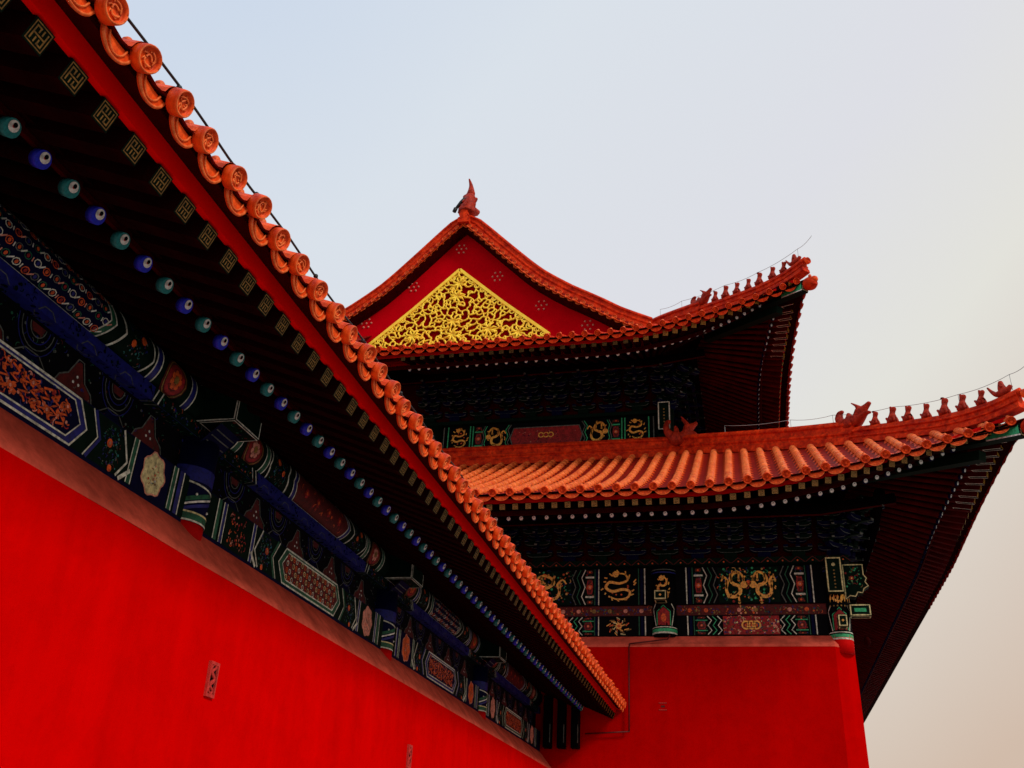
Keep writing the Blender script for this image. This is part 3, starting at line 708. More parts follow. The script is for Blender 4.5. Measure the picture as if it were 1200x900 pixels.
# --- friezes
def chev(p, u0, dirn, v0, v1, n, gap, ms, l=3, wd=.028):
    vm = (v0+v1)/2; h = (v1-v0)/2
    for i in range(n):
        u = u0+dirn*i*gap
        p.line([(u, v1), (u+dirn*h*.28, vm+h*.45), (u, vm), (u+dirn*h*.28, vm-h*.45), (u, v0)], wd, ms[i % len(ms)], l)
def reds(p, u0, u1, v0, v1, line='pale', dot='orange', box='decor_crimson'):
    vm = (v0+v1)/2; h = (v1-v0)
    a, c = min(u0, u1), max(u0, u1)
    p.rect(a, v0, c, v1, 'green_dark', 1.5, 1, 1)
    p.speck(a+.02, v0+.02, c-.02, v1-.02, ['green', 'decor_crimson', 'orange', 'pale_dim', 'blue'], 30, .016, 1.8, random.Random(int(a*100)))
    s = h*.22; w2 = (c-a)*.36; cu = (a+c)/2
    p.poly(hexpts(cu, vm-s, vm+s, w2*.75, w2*.4), 'decor_red', 2); p.line(hexpts(cu, vm-s*.8, vm+s*.8, w2*.6, w2*.3), h*.035, box, 2.6, closed=True); p.disc(cu, vm, h*.075, dot, 3.5, 8); p.disc(cu, vm, h*.035, 'pink', 4, 6)
    for vv in (vm-h*.28, vm+h*.28): p.line([(a, vv), (c, vv)], h*.05, line, 3)
    for vv in (v0+h*.07, v1-h*.07):
        p.poly(hexpts(cu, vv-h*.05, vv+h*.05, w2*.7, w2*.3), 'decor_red', 2); p.disc(cu, vv, h*.03, 'orange', 3, 6)
def bay(p, c, half, boxw, v0, v1, mode, rn):
    """one painted bay, mirrored about c"""
    p.rect(c-half, v0, c+half, v1, 'black', 1, 1, 1)
    H = v1-v0; vm = (v0+v1)/2; lc = ['pale', 'green_bright', 'pale'] if mode == 'low' else ['pale', 'green', 'pale_dim']
    e = half
    for sg in (-1, 1):
        f = lambda u: c+sg*u
        for (uu, mm, ww) in ((e-.03, 'pale', .026), (e-.10, 'blue_dark', .06), (e-.17, 'green', .02)): p.line([(f(uu), v0), (f(uu), v1)], ww, mm, 3)
        uo = e-.20
        if boxw:
            a, d = sorted((f(uo), f(uo-boxw))); p.rect(a, v0+.02, d, v1-.02, 'black', 2, 1, 1)
            if mode == 'low':
                for k in range(26):
                    an = k*.7; r = H*(.12+.33*((k*7) % 10)/10); p.line([((a+d)/2+r*1.2*math.cos(an), vm+r*math.sin(an)), ((a+d)/2+(r+.07)*1.2*math.cos(an+.35), vm+(r+.05)*math.sin(an+.35))], .022, ['gold', 'gold_dim', 'orange', 'cream'][k % 4], 3.5)
                p.rosette((a+d)/2, vm, H*.20, 'gold', 'orange', 4, 8)
            else: p.coil((a+d)/2, vm, min(boxw, H*1.15), H*.92, 'gold', 3, rn)
            uo -= boxw
            for (uu, mm, ww) in ((uo-.03, 'pale', .022), (uo-.08, 'blue_dark', .05), (uo-.12, 'green', .018)): p.line([(f(uu), v0), (f(uu), v1)], ww, mm, 3)
            uo -= .14
        rw = .20 if mode == 'mid' else .26
        reds(p, f(uo), f(uo-rw), v0+.01, v1-.01, 'green_bright' if mode != 'mid' else 'pale'); uo -= rw
        # pointed joint lines
        for (n, m2) in ((0, lc[0]), (1, 'black'), (2, lc[1]), (3, 'black'), (4, lc[2])):
            u = uo-.055*n; p.line([(f(u), v1-.01), (f(u-.09), vm+H*.26), (f(u-.01), vm), (f(u-.09), vm-H*.26), (f(u), v0+.01)], .022, m2, 3.2)
        uo -= .34
    w2 = uo
    if mode == 'mid':
        p.rect(c-w2, v0+.02, c+w2, v1-.02, 'green_dark', 1.6, 1, 1)
        p.speck(c-w2, v0+.04, c+w2, v1-.04, ['green', 'green_bright', 'gold_mid', 'green', 'decor_crimson', 'blue', 'orange'], int(200*w2), .028, 1.9, rn)
        dw = min(w2*.95, .95)
        ctr = [c] if w2 < .3 else [c-dw*.54, c+dw*.54] if w2 < 1.3 else [c-w2+.5, c+w2-.5, c-.6, c+.6]
        for i, x in enumerate(ctr): p.dragon(x, vm, dw*.92, H*.84, 'gold', 1 if x < c else -1, rn)
        p.disc(c, vm+.04, H*.07, 'orange', 4, 8)
        for k in range(14): p.line([(c+rn.uniform(-w2, w2), v0+rn.uniform(.08, H-.08)) for _ in range(1)] * 1 + [(c+rn.uniform(-.1, .1)*w2, v0+rn.uniform(.1, H-.1))], .008, 'green', 2) if k < 3 else p.disc(c+rn.uniform(-w2, w2), v0+rn.uniform(.06, H-.06), .022, rn.choice(['green_bright', 'orange', 'gold_dim', 'green']), 2.4, 6)
    elif mode == 'low':
        p.rect(c-w2, v0+.01, c+w2, v1-.01, 'decor_crimson', 1.6, 1, 1)
        p.speck(c-w2, v0+.03, c+w2, v1-.03, ['pink', 'cream', 'decor_red', 'blue', 'pink', 'green', 'gold_dim'], int(230*w2/.75), .024, 2.4, rn)
        for x in (-.11, .0, .11): p.ring(c+x, vm, .085, .034, 'gold', 5, 12); p.disc(c+x, vm, .03, 'orange', 5, 7)
    else:
        p.poly(hexpts(c, v0+.12, v1-.12, w2-.05, .09), 'decor_crimson', 2); p.line(hexpts(c, v0+.11, v1-.11, w2-.04, .09), .026, 'pale_dim', 3, closed=True)
        p.speck(c-w2+.1, v0+.16, c+w2-.1, v1-.16, ['decor_red', 'decor_red', 'blue_dark', 'pink'], 60, .018, 3, rn)
        for x in (-.13, .0, .13): p.ring(c+x, vm, .07, .028, 'gold', 5, 12)

FY = 21.60
# lower frieze beams: positions of bays
rn = random.Random(21)
def tower_beam(name, z0, z1, y, mode, bays, x0, x1, base='black'):
    b = MB(); b.box((x0, y, z0), (x1, y+.25, z1), base)
    p = Paint(b, lambda u, v, h: V((u, y-h, v)), .003)
    for (c, half, bw) in bays: bay(p, c, half, bw, z0+.015, z1-.015, mode, rn)
    return put(name, b, T)
LB = [(.08, 1.40, 0), (-5.55, 3.35, .86)]
tower_beam('upper_frieze_beam', 7.30, 8.17, FY, 'mid', LB, -9.2, 2.05)
tower_beam('lower_frieze_beam', 6.605, 7.06, FY, 'low', LB, -9.2, 2.05)
b = MB(); b.box((-9.2, FY+.04, 7.06), (2.05, FY+.2, 7.30), 'decor_red')
p = Paint(b, lambda u, v, h: V((u, FY+.04-h, v)), .003)
x = -8.8
while x < 1.4:
    p.disc(x, 7.18, .05, rn.choice(['orange', 'decor_red', 'pink', 'gold_dim']), 2, 7); p.speck(x+.05, 7.1, x+.3, 7.26, ['decor_red', 'orange', 'blue', 'green', 'gold_dim'], 16, .022, 2, rn); x += .36
p.speck(-.15, 7.1, .3, 7.26, ['orange', 'pink', 'gold'], 12, .025, 3, rn)
put('pad_board', b, T)
# plate and bracket backing
b = MB(); b.box((-9.2, 21.42, 8.172), (2.25, 21.85, 8.31), 'green_dark'); b.box((2.0, 21.85, 8.172), (2.25, 55, 8.31), 'green_dark')
p = Paint(b, lambda u, v, h: V((u, 21.42-h, v)), .003)
x = -8.9
while x < 2.1: p.line([(x, 8.18), (x+.15, 8.30), (x+.3, 8.18)], .018, 'decor_red', 1); p.disc(x+.15, 8.215, .02, 'orange', 1, 6); x += .32
b.box((-9.2, 21.64, 8.312), (2.03, 21.72, 9.6), 'dark_red'); b.box((1.95, 21.72, 8.312), (2.03, 55, 9.6), 'dark_red')
put('bracket_plate', b, T)
# side frieze under the side eave (seen obliquely)
b = MB(); b.box((1.95, 22.0, 6.605), (2.1, 58, 8.17), 'green_dark'); put('side_frieze_beam', b, T)

# columns of the lower storey
def tower_col(cx, cy, R, z0, z1, name='column'):
    b = MB(); b.tube([(cx, cy, z0), (cx, cy, z1)], R, 'black', 24)
    p = Paint(b, lambda u, v, h: V((cx+(R+h)*math.sin(u/R), cy-(R+h)*math.cos(u/R), v)), .003)
    H = z1-z0; q = R*1.45
    def arc(v, sag, ww, mm, l=2): p.line([(-q+2*q*i/10, v-sag*(1-abs(-1+.2*i)**2)) for i in range(11)], ww, mm, l, sub=False)
    arc(z0+.05*H, .0, .035, 'pale'); arc(z0+.085*H, 0, .07, 'green_bright'); arc(z0+.125*H, .0, .02, 'pale')
    p.poly([(-.13, z0+.15*H), (.13, z0+.15*H), (.13, z0+.33*H), (0, z0+.40*H), (-.13, z0+.33*H)], 'decor_crimson', 2)
    p.line([(-.15, z0+.15*H), (-.15, z0+.34*H), (0, z0+.42*H), (.15, z0+.34*H), (.15, z0+.15*H)], .022, 'green_bright', 3)
    p.disc(0, z0+.25*H, .035, 'orange', 4, 7); p.disc(0, z0+.25*H, .06, 'orange', 3, 7, rv=.10)
    for k in (-1, 1): p.line([(k*.18, z0+.14*H), (k*.26, z0+.38*H), (k*.18, z0+.45*H)], .02, 'pale', 3)
    p.coil(0, z0+.65*H, .34, .44*H*.9, 'gold', 3, rn)
    arc(z0+.90*H, .02, .03, 'blue', 2); arc(z0+.94*H, .02, .018, 'pale_dim', 2)
    return put(name, b, T)
tower_col(-1.80, FY+.02, .27, 6.55, 8.17); tower_col(-9.3, FY+.02, .27, 6.55, 8.17); tower_col(1.93, FY+.02, .24, 6.40, 8.17)
b = MB(); b.tube([(1.93, FY+.02, 6.2), (1.93, FY+.02, 6.56)], .245, 'red_paint', 20); put('column_foot', b, T)
# tie-beam heads that poke past the columns
def outlined_box(name, a, c, faces, m='green_dark', line='cream', wd=.03):
    b = MB(); b.box(a, c, m); (x0, y0, z0), (x1, y1, z1) = a, c; g2 = wd*.8
    if 'f' in faces:
        p = Paint(b, lambda u, v, h: V((u, y0-h, v)), .003); p.line([(x0+g2, z0+g2), (x1-g2, z0+g2), (x1-g2, z1-g2), (x0+g2, z1-g2)], wd, line, 1, closed=True)
    if 'l' in faces:
        p = Paint(b, lambda u, v, h: V((x0-h, u, v)), .003); p.line([(y0+g2, z0+g2), (y1-g2, z0+g2), (y1-g2, z1-g2), (y0+g2, z1-g2)], wd, line, 1, closed=True)
    if 'b' in faces:
        p = Paint(b, lambda u, v, h: V((u, v, z0-h)), .003); p.line([(x0+g2, y0+g2), (x1-g2, y0+g2), (x1-g2, y1-g2), (x0+g2, y1-g2)], wd, line, 1, closed=True)
    return b
b = outlined_box('x', (-1.98, 21.05, 7.28), (-1.70, 21.35, 7.50), 'flb'); p = Paint(b, lambda u, v, h: V((u, 21.05-h, v)), .003); p.disc(-1.84, 7.39, .03, 'gold', 2, 4)
put('beam_head', b, T)
b = outlined_box('x', (1.72, 21.18, 7.42), (2.06, 21.36, 8.20), 'f'); p = Paint(b, lambda u, v, h: V((u, 21.18-h, v)), .003)
p.disc(1.89, 8.03, .04, 'cream', 2, 7)
for q in range(6): p.disc(1.89, 7.90-.075*q, .02, 'gold_dim', 2, 5)
put('beam_head', b, T)
# scalloped end of the long beam beyond the corner
b = MB()
pts = [(2.08, 8.10), (2.52, 8.10), (2.52, 7.86), (2.58, 7.78), (2.54, 7.70), (2.60, 7.60), (2.50, 7.54), (2.46, 7.44), (2.36, 7.46), (2.30, 7.36), (2.18, 7.38), (2.08, 7.30)]
n = len(pts); b.add([(x, 21.40, z) for x, z in pts]+[(x, 21.62, z) for x, z in pts], [tuple(range(n-1, -1, -1)), tuple(range(n, 2*n))]+[(j, (j+1) % n, n+(j+1) % n, n+j) for j in range(n)], 'green_dark')
p = Paint(b, lambda u, v, h: V((u, 21.40-h, v)), .003); p.speck(2.14, 7.6, 2.46, 8.04, ['green_bright', 'green', 'gold_dim', 'decor_crimson'], 40, .022, 1, rn); p.line([(2.32+(x-2.32)*.93, 7.75+(z-7.75)*.94) for x, z in pts], .024, 'cream', 1, closed=True)
p.disc(2.26, 7.78, .05, 'decor_crimson', 2, 8); p.disc(2.26, 7.78, .02, 'gold', 3, 6)
put('beam_head', b, T)
b = outlined_box('x', (2.14, 21.40, 6.96), (2.58, 21.60, 7.22), 'flb', 'green_dark'); p = Paint(b, lambda u, v, h: V((u, 21.40-h, v)), .003); p.rect(2.24, 7.05, 2.48, 7.13, 'green_bright', 1.5); put('beam_head', b, T)
b = outlined_box('x', (1.86, 21.14, 6.68), (2.06, 21.36, 6.94), 'flb', 'green_dark'); p = Paint(b, lambda u, v, h: V((u, 21.14-h, v)), .003); p.disc(1.96, 6.81, .03, 'gold', 2, 4); put('beam_head', b, T)
b = MB(); p = Paint(b, lambda u, v, h: V((1.93+(.245+h)*math.sin(u), FY+.02-(.245+h)*math.cos(u), v)), .006)
for k in range(7): a = -.7+k*.3; p.line([(a, 7.30), (a+.12, 7.40)], .10, 'gold', 3, sub=False); p.disc(a, 7.18, .07, 'gold_dim', 3, 6, rv=.02)
put('column_gilding', b, T)
b = MB(); b.ball((2.46, 21.75, 6.50), (.07, .10, .11), 'dark_red', 10, 8); put('bracket_boss', b, T)
put('hanging_lantern_hook', b, T)

# upper storey frieze
UY = 25.45
b = MB(); b.box((-12.2, UY, 13.0), (-2.05, UY+.25, 13.92), 'black'); p = Paint(b, lambda u, v, h: V((u, UY-h, v)), .004)
c = -5.49; v0, v1 = 13.02, 13.90; vm = 13.50; H = .88
w2 = .98
p.poly(hexpts(c, v0+.10, v1-.16, w2, .10), 'decor_crimson', 2); p.line(hexpts(c, v0+.09, v1-.15, w2+.02, .10), .028, 'pale_dim', 3, closed=True)
p.speck(c-w2+.1, v0+.2, c+w2-.1, v1-.26, ['decor_red', 'decor_red', 'blue_dark', 'decor_red', 'pink'], 60, .02, 3, rn)
for x in (-.15, .0, .15): p.ring(c+x, vm-.02, .075, .032, 'gold', 5, 12)
for sg in (-1, 1):
    f = lambda u: c+sg*u
    for n in range(2): u = 1.14+.07*n; p.line([(f(u-.06), v1-.03), (f(u+.04), vm+.2), (f(u-.04), vm), (f(u+.04), vm-.2), (f(u-.06), v0+.03)], .026, ['pale_dim', 'green_bright'][n], 3)
    p.dragon(f(1.52), vm, .62, .72, 'gold', sg, rn)
    for n in range(2): u = 1.86+.06*n; p.line([(f(u-.03), v1-.03), (f(u+.05), vm+.2), (f(u), vm), (f(u+.05), vm-.2), (f(u-.03), v0+.03)], .024, ['green_bright', 'pale_dim'][n], 3)
    reds(p, f(1.97), f(2.22), v0+.03, v1-.03, 'green_bright')
    for u, mm in ((2.27, 'green_bright'), (2.36, 'green_bright'), (3.06, 'green_bright'), (3.20, 'pale_dim')): p.line([(f(u), v0), (f(u), v1)], .034, mm, 3)
    p.coil(f(2.70), vm, .60, .72, 'gold', 3, rn)
for cx in (-9.6,):
    p.coil(cx, vm, .60, .72, 'gold', 3, rn); p.line([(cx+.42, v0), (cx+.42, v1)], .034, 'green_bright', 3)
put('upper_storey_frieze', b, T)
b = outlined_box('x', (-2.13, 25.02, 13.25), (-1.77, 25.4, 14.15), 'f', 'green_dark', 'pale'); p = Paint(b, lambda u, v, h: V((u, 25.02-h, v)), .003)
for q in range(6): p.disc(-1.95, 13.4+.1*q, .025, 'gold_dim', 2, 5)
put('beam_head', b, T)
for cx, cy in ((-1.95, UY+.02), (-8.98, UY+.06)): b = MB(); b.tube([(cx, cy, 12.7), (cx, cy, 13.92)], .24, 'green_dark', 20); put('column', b, T)
b = MB(); b.box((-12.2, 25.3, 13.922), (-1.7, 25.7, 14.03), 'green_dark'); b.box((-12.2, 25.5, 14.032), (-1.9, 25.55, 15.5), 'dark_red'); b.box((-1.98, 25.5, 13.0), (-1.9, 50, 15.5), 'dark_red'); put('bracket_plate', b, T)

# --- bracket sets
def bracket_mesh(cA, cB, st=.21, out_=.27, tiers=4, W=.62):
    b = MB()
    def arm(cx, cy, z, Lx, Ly, h, m):
        # trapezoid-bottomed arm along x (Lx) or y (Ly)
        if Lx:
            hw = Lx/2; pts = [(-hw, h), (-hw, h*.45), (-hw*.78, h*.08), (-hw*.6, 0), (hw*.6, 0), (hw*.78, h*.08), (hw, h*.45), (hw, h)]
            n = len(pts); vs = [(cx+x, cy-.045, z+q) for x, q in pts]+[(cx+x, cy+.045, z+q) for x, q in pts]
            b.add(vs, [tuple(range(n)), tuple(range(2*n-1, n-1, -1))]+[(j, n+j, n+(j+1) % n, (j+1) % n) for j in range(n)], m)
            p = Paint(b, lambda u, v, hh: V((cx+u, cy-.045-hh, z+v)), .003)
            p.line([(x*.95, q+.012) for x, q in pts[1:7]], .012, 'pale_dim', 1, sub=False)
        else:
            b.obox((cx-.04, cy-Ly, z), (.08, 0, 0), (0, Ly+.1, 0), (0, 0, h), m)
            # beak
            b.add([(cx-.04, cy-Ly, z+h), (cx+.04, cy-Ly, z+h), (cx+.04, cy-Ly-.17, z-.02), (cx-.04, cy-Ly-.17, z-.02), (cx-.04, cy-Ly, z), (cx+.04, cy-Ly, z)],
                  [(0,3,2,1),(3,4,5,2),(0,4,3),(1,2,5)], m)
            b.obox((cx-.03, cy-Ly-.185, z-.022), (.06, 0, 0), (0, .014, .0), (0, 0, .04), 'pale_dim')
    b.box((-.14, -.12, 0), (.14, .12, .12), cB)
    for k in range(tiers):
        z = .12+st*k; reach = out_*k
        for j in range(0, min(k+1, tiers)):
            y = -out_*j*.9; Lx = W*(1.0 if (k-j) % 2 == 0 else .68)
            arm(0, y, z+.02, Lx, 0, .10, cA if (k+j) % 2 else cB)
            for x in (-Lx*.42, 0, Lx*.42):
                b.box((x-.05, y-.055, z+.122), (x+.05, y+.055, z+.185), cB if (k+j) % 2 else cA)
                b.obox((x-.05, y-.058, z+.122), (.10, 0, 0), (0, .002, 0), (0, 0, .009), 'pale_dim')
        if k: arm(0, -.0, z, 0, reach*.9+.05, .11, cA)
    return b.mesh('bracket_set')
BA = bracket_mesh('green_dark', 'blue_dark'); BB = bracket_mesh('blue_dark', 'green_dark')
i = 0; x = 1.95
while x > -8:
    put('bracket_set', (BA, BB)[i % 2], T, Matrix.Translation((x, 21.56, 8.312))); x -= .74; i += 1
x = -1.95; i = 0
while x > -9.4:
    put('bracket_set', (BA, BB)[i % 2], T, Matrix.Translation((x, 25.42, 14.032)) @ Matrix.Diagonal((1.12, 1.2, 1.25, 1))); x -= .80; i += 1
Rz = Matrix.Rotation(math.radians(90), 4, 'Z')
for k in range(10):
    put('bracket_set', (BA, BB)[k % 2], T, Matrix.Translation((2.08, 21.65+.8*k+.3, 8.312)) @ Rz)
for k in range(5):
    put('bracket_set', (BA, BB)[k % 2], T, Matrix.Translation((-1.85, 25.6+.85*k+.3, 14.032)) @ Rz)
for (cx, cy, cz) in ((2.08, 21.5, 8.312), (-1.88, 25.4, 14.032)):
    put('bracket_set', BA, T, Matrix.Translation((cx, cy, cz)) @ Matrix.Rotation(math.radians(45), 4, 'Z') @ Matrix.Diagonal((1.2, 1.35, 1.1, 1)))

# --- eaves: purlins, sheathing, fascia, rafters
FLT = flying_mesh(.135, .95, 'gold', 'soffit'); FLU = flying_mesh(.150, .95, 'gold', 'soffit')
FLS = flying_mesh(.115, .95, 'gold', 'rafter_red', True)
FLM = flying_mesh(.135, .95, 'gold_mid', 'soffit'); FLN = flying_mesh(.140, .95, 'gold_dim', 'soffit')
RTB = round_mesh(.060, 2.1, 'blue_dark', 'soffit', True); RTG = round_mesh(.060, 2.1, 'green_dark', 'soffit', True)
RSB = round_mesh(.052, 2.1, 'blue_dark', 'rafter_red', True)
count = {'flying_rafter': 0, 'eave_rafter': 0}
extra = MB()
def add_rafter(nm, me, M, parent=T):
    if count[nm] < 98:
        count[nm] += 1; put(nm, me, parent, M)
    else:
        # beyond the hundred that show largest: merged into one run of rafters
        o = len(extra.v)
        for v in me.vertices: extra.v.append(tuple(M @ v.co))
        for p in me.polygons:
            extra.f.append([o+i for i in p.vertices]); extra.m.append(extra.mi(me.materials[p.material_index].name)); extra.sm.append(p.use_smooth)
def rafters(R, side, umin, umax, sp, fan, fi, fz, ri, rz, fme, rme, sl):
    u = umin; k = 0
    while u < umax:
        if side and False: pass
        t = max(0., min(1., (fan-u)/(fan+R.F))); th = t*math.radians(43)
        # in local (u,d) plan the rafter runs inwards (+d) and towards larger u inside the fan
        du, dd = math.sin(th), math.cos(th)
        if fme in (FLT, FLM): fme = FLM
        if fme in (FLU, FLN): fme = FLU if u < 4.2 else FLN
        for (nm, ins, dz, me) in (('flying_rafter', fi, fz, fme), ('eave_rafter', ri, rz, rme[k % 2])):
            # slide tips inwards along their own direction
            uu = u + du*ins; d = -R.out(u)+dd*ins
            z = R.ze + R.L*R.f(u)**R.pw + dz
            if side: o = V((R.xe-d, R.ye+uu, z)); dh = V((-dd, du, 0))
            else: o = V((R.xe-uu, R.ye+d, z)); dh = V((-du, dd, 0))
            s2 = sl-.16*t if nm == 'eave_rafter' else sl-.10-.2*t
            iny = V((dh.x, dh.y, s2)).normalized(); sx = V((0,0,1)).cross(iny).normalized()*-1; uz = sx.cross(iny)
            if nm == 'eave_rafter' and u < -R.F+.55: continue
            add_rafter(nm, me, frame(o, sx, iny, uz))
        u += sp*(1-.25*t); k += 1
# front rows first so that the nearest are individuals
rafters(LOW, False, -.20, 10.8, .285, 4.6, .26, -.20, .86, -.26, FLT, (RTB, RTG), .47)
rafters(UPP, False, -.20, 10.6, .285, 4.2, .26, -.16, .86, -.20, FLU, (RTB, RTG), .47)
rafters(LOW, True, -.20, 2.4, .285, 4.6, .26, -.20, .86, -.26, FLS, (RSB, RSB), .47)
rafters(UPP, True, -.20, 2.2, .285, 4.2, .26, -.16, .86, -.20, FLS, (RSB, RSB), .47)
FLD = flying_mesh(.115, .95, 'gold_mid', 'rafter_red')
rafters(LOW, True, 2.45, 33, .285, 4.6, .26, -.20, .86, -.26, FLD, (RSB, RSB), .47)
rafters(UPP, True, 2.25, 24, .285, 4.2, .26, -.16, .86, -.20, FLD, (RSB, RSB), .47)
put('side_eave_rafters', extra, T, kind='stuff')

def eave_sheets(R, UM, side, bed='glaze_dark', under='soffit'):
    """roof bed (top) and boarding (underside) as one shell following the curved eave"""
    b = MB(); us = []
    u = -R.F
    while u < R.U+1: us.append(u); u += .25
    while u < UM: us.append(u); u += 1.5
    us.append(UM); us = sorted(set(us+[R.dmax]))
    nd = 14; vs = []; K = nd+1
    for u in us:
        d0 = -R.out(u); d1 = max(d0+.02, min(u, R.dmax)) if u < R.dmax else R.dmax
        for j in range(K):
            d = d0+(d1-d0)*j/nd; vs.append(R.P(u, d, side, 0.0))
    fs = [(i*K+j, (i+1)*K+j, (i+1)*K+j+1, i*K+j+1) for i in range(len(us)-1) for j in range(nd)]
    b.add(vs, fs, bed)
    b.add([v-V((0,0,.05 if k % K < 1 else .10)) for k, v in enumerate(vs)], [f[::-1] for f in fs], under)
    return b
def fascia(R, UM, side, inset, z0, z1, th, m):
    pts = []; u = -R.F+.05; us = []
    while u < UM: us.append(u); u += .25
    b = MB(); vs = []
    for u in us:
        p = R.E(u, side); p.z = R.ze+R.L*R.f(u)**R.pw
        iv = V((-1,0,0)) if side else V((0,1,0)); t = max(0., min(1., (R.U-u)/(R.U+R.F)))
        q = p+iv*inset+((V((0,1,0)) if side else V((-1,0,0)))*inset*t*t)
        vs += [q+V((0,0,z0)), q+V((0,0,z1)), q+iv*th+V((0,0,z1)), q+iv*th+V((0,0,z0))]
    n = len(us); b.add(vs, [(4*i+j, 4*i+(j+1) % 4, 4*i+4+(j+1) % 4, 4*i+4+j) for i in range(n-1) for j in range(4)], m)
    return b
CAPT = cap_mesh(.090); DRIPT = drip_mesh(.33, .085); CAPS = cap_mesh(.090, 'glaze_dark', 'glaze_ridge'); DRIPS = drip_mesh(.30, .07, 'glaze_dark', 'glaze_dark'); KNT = knob_mesh(.040)  # side tiles darkened: shade on their unglazed undersides is put into the colour
CAPT = cap_mesh(.090, 'glaze', 'glaze_ridge'); CAPU = cap_mesh(.086, 'glaze_ridge', 'glaze'); DRIPU = drip_mesh(.30, .095, 'glaze_ridge', 'glaze')
for (R, UMf, UMs, nm, sp, rr) in ((LOW, 17.0, 36.0, 'lower', .38, .086), (UPP, 14.0, 30.0, 'upper', .345, .078)):
    for side in (False, True):
        UM = UMs if side else UMf
        roof = eave_sheets(R, UM, side)
        n = int((min(UM, 36)+R.F)/sp)
        us = [-R.F+.30+sp*i for i in range(n)]
        if side: us = us[:40] if nm == 'lower' else us[:30]
        S = (lambda a, t, side=side, R=R: R.P(a, t, side, .02))
        d1 = lambda a, R=R: min(a, R.dmax) if a < R.dmax else R.dmax
        # run tiles; pans are on the side of larger u
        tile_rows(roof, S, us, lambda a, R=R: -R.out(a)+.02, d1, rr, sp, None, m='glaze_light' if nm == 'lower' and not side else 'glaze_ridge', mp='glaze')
        ro = put(nm+('_side_roof' if side else '_front_roof'), roof, T)
        put('eave_board', fascia(R, UM, side, .235, -.125, -.035, .03, 'red_paint'), T)
        bb = fascia(R, UM, side, .78, -.21, -.10, .03, 'dark_red'); put('rafter_stop_board', bb, T)
        # boarding just above rafters
        lim = us if not side else us[:26]; rest = MB()
        def lay(nm2, me, M, single):
            if single: put(nm2, me, ro, M); return
            o = len(rest.v)
            for v in me.vertices: rest.v.append(tuple(M @ v.co))
            for p in me.polygons:
                rest.f.append([o+i for i in p.vertices]); rest.m.append(rest.mi(me.materials[p.material_index].name)); rest.sm.append(p.use_smooth)
        for ui, u in enumerate(lim):
            if not side and u > (12 if nm == 'lower' else 12.5): continue
            e0 = R.E(u, side); e1 = R.E(u+.1, side); dr = R.P(u, -R.out(u)+.4, side)-e0
            iny = dr.normalized(); al = (e1-e0); al = (al-iny*al.dot(iny)).normalized()
            sx = al*(1 if side else -1); sx = -sx if sx.cross(iny).z < 0 else sx; uz = sx.cross(iny)
            M = frame(e0+V((0,0,.035))-iny*.02, sx, iny, uz) @ Matrix.Rotation(random.uniform(-.05, .05), 4, 'X')
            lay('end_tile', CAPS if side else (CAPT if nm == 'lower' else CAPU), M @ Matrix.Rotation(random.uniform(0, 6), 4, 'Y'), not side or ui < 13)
            if not side: put('tile_nail_cap', KNT, ro, frame(R.P(u, -R.out(u)+.14, side, .10), sx, iny, uz))
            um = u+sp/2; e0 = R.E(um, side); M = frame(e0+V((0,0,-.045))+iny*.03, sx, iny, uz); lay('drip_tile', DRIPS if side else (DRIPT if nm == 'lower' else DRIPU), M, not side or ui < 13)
        if rest.v: put('side_eave_tiles', rest, ro, kind='stuff')
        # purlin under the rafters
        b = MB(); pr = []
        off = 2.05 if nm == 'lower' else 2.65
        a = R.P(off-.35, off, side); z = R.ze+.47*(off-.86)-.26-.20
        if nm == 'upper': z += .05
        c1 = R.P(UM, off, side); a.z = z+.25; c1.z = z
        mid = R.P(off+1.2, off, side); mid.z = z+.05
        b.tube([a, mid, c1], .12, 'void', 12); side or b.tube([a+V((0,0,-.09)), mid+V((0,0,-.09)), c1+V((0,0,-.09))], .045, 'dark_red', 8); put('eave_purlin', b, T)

# --- ridges
RID = [(-.15,-.06),(.15,-.06),(.15,.10),(.10,.13),(.10,.17),(.13,.20),(.13,.24),(.09,.27),(.09,.38),(.13,.41),(.13,.45),(.08,.52),(-.08,.52),(-.13,.45),(-.13,.41),(-.09,.38),(-.09,.27),(-.13,.24),(-.13,.20),(-.10,.17),(-.10,.13),(-.15,.10)]
def scaled(pf, sx, sz): return [(x*sx, z*sz) for x, z in pf]
# lower wall ridge: front and side
b = MB(); zr = LOW.z(9, LOW.dmax)
cornr = LOW.P(LOW.dmax, LOW.dmax)
b.sweep([V((-22, cornr.y, zr)), V((cornr.x+.05, cornr.y, zr))], scaled(RID, 1.1, 1.10), 'glaze_ridge')
b.sweep([V((cornr.x, cornr.y-.05, zr)), V((cornr.x, 56, zr))], scaled(RID, 1.1, 1.10), 'glaze_ridge')
ridge_low = put('wall_ridge', b, T)
def hx(d): return .26*max(0., (.9-d)/1.38)**1.6
def hip_path(R, d0, d1, n=24, dz=0): return [R.P(d, d, False, dz+hx(d)) for d in [d0+(d1-d0)*i/n for i in range(n+1)]]
SEAT = [beast_mesh('seat', k) for k in range(4)]; RIDER = beast_mesh('rider'); HEAD = beast_mesh('head'); FIN = beast_mesh('finial')
def hipz(R, d): return R.P(d, d, False, hx(d))
DI = V((1, -1, 0)).normalized()      # outwards along the hip
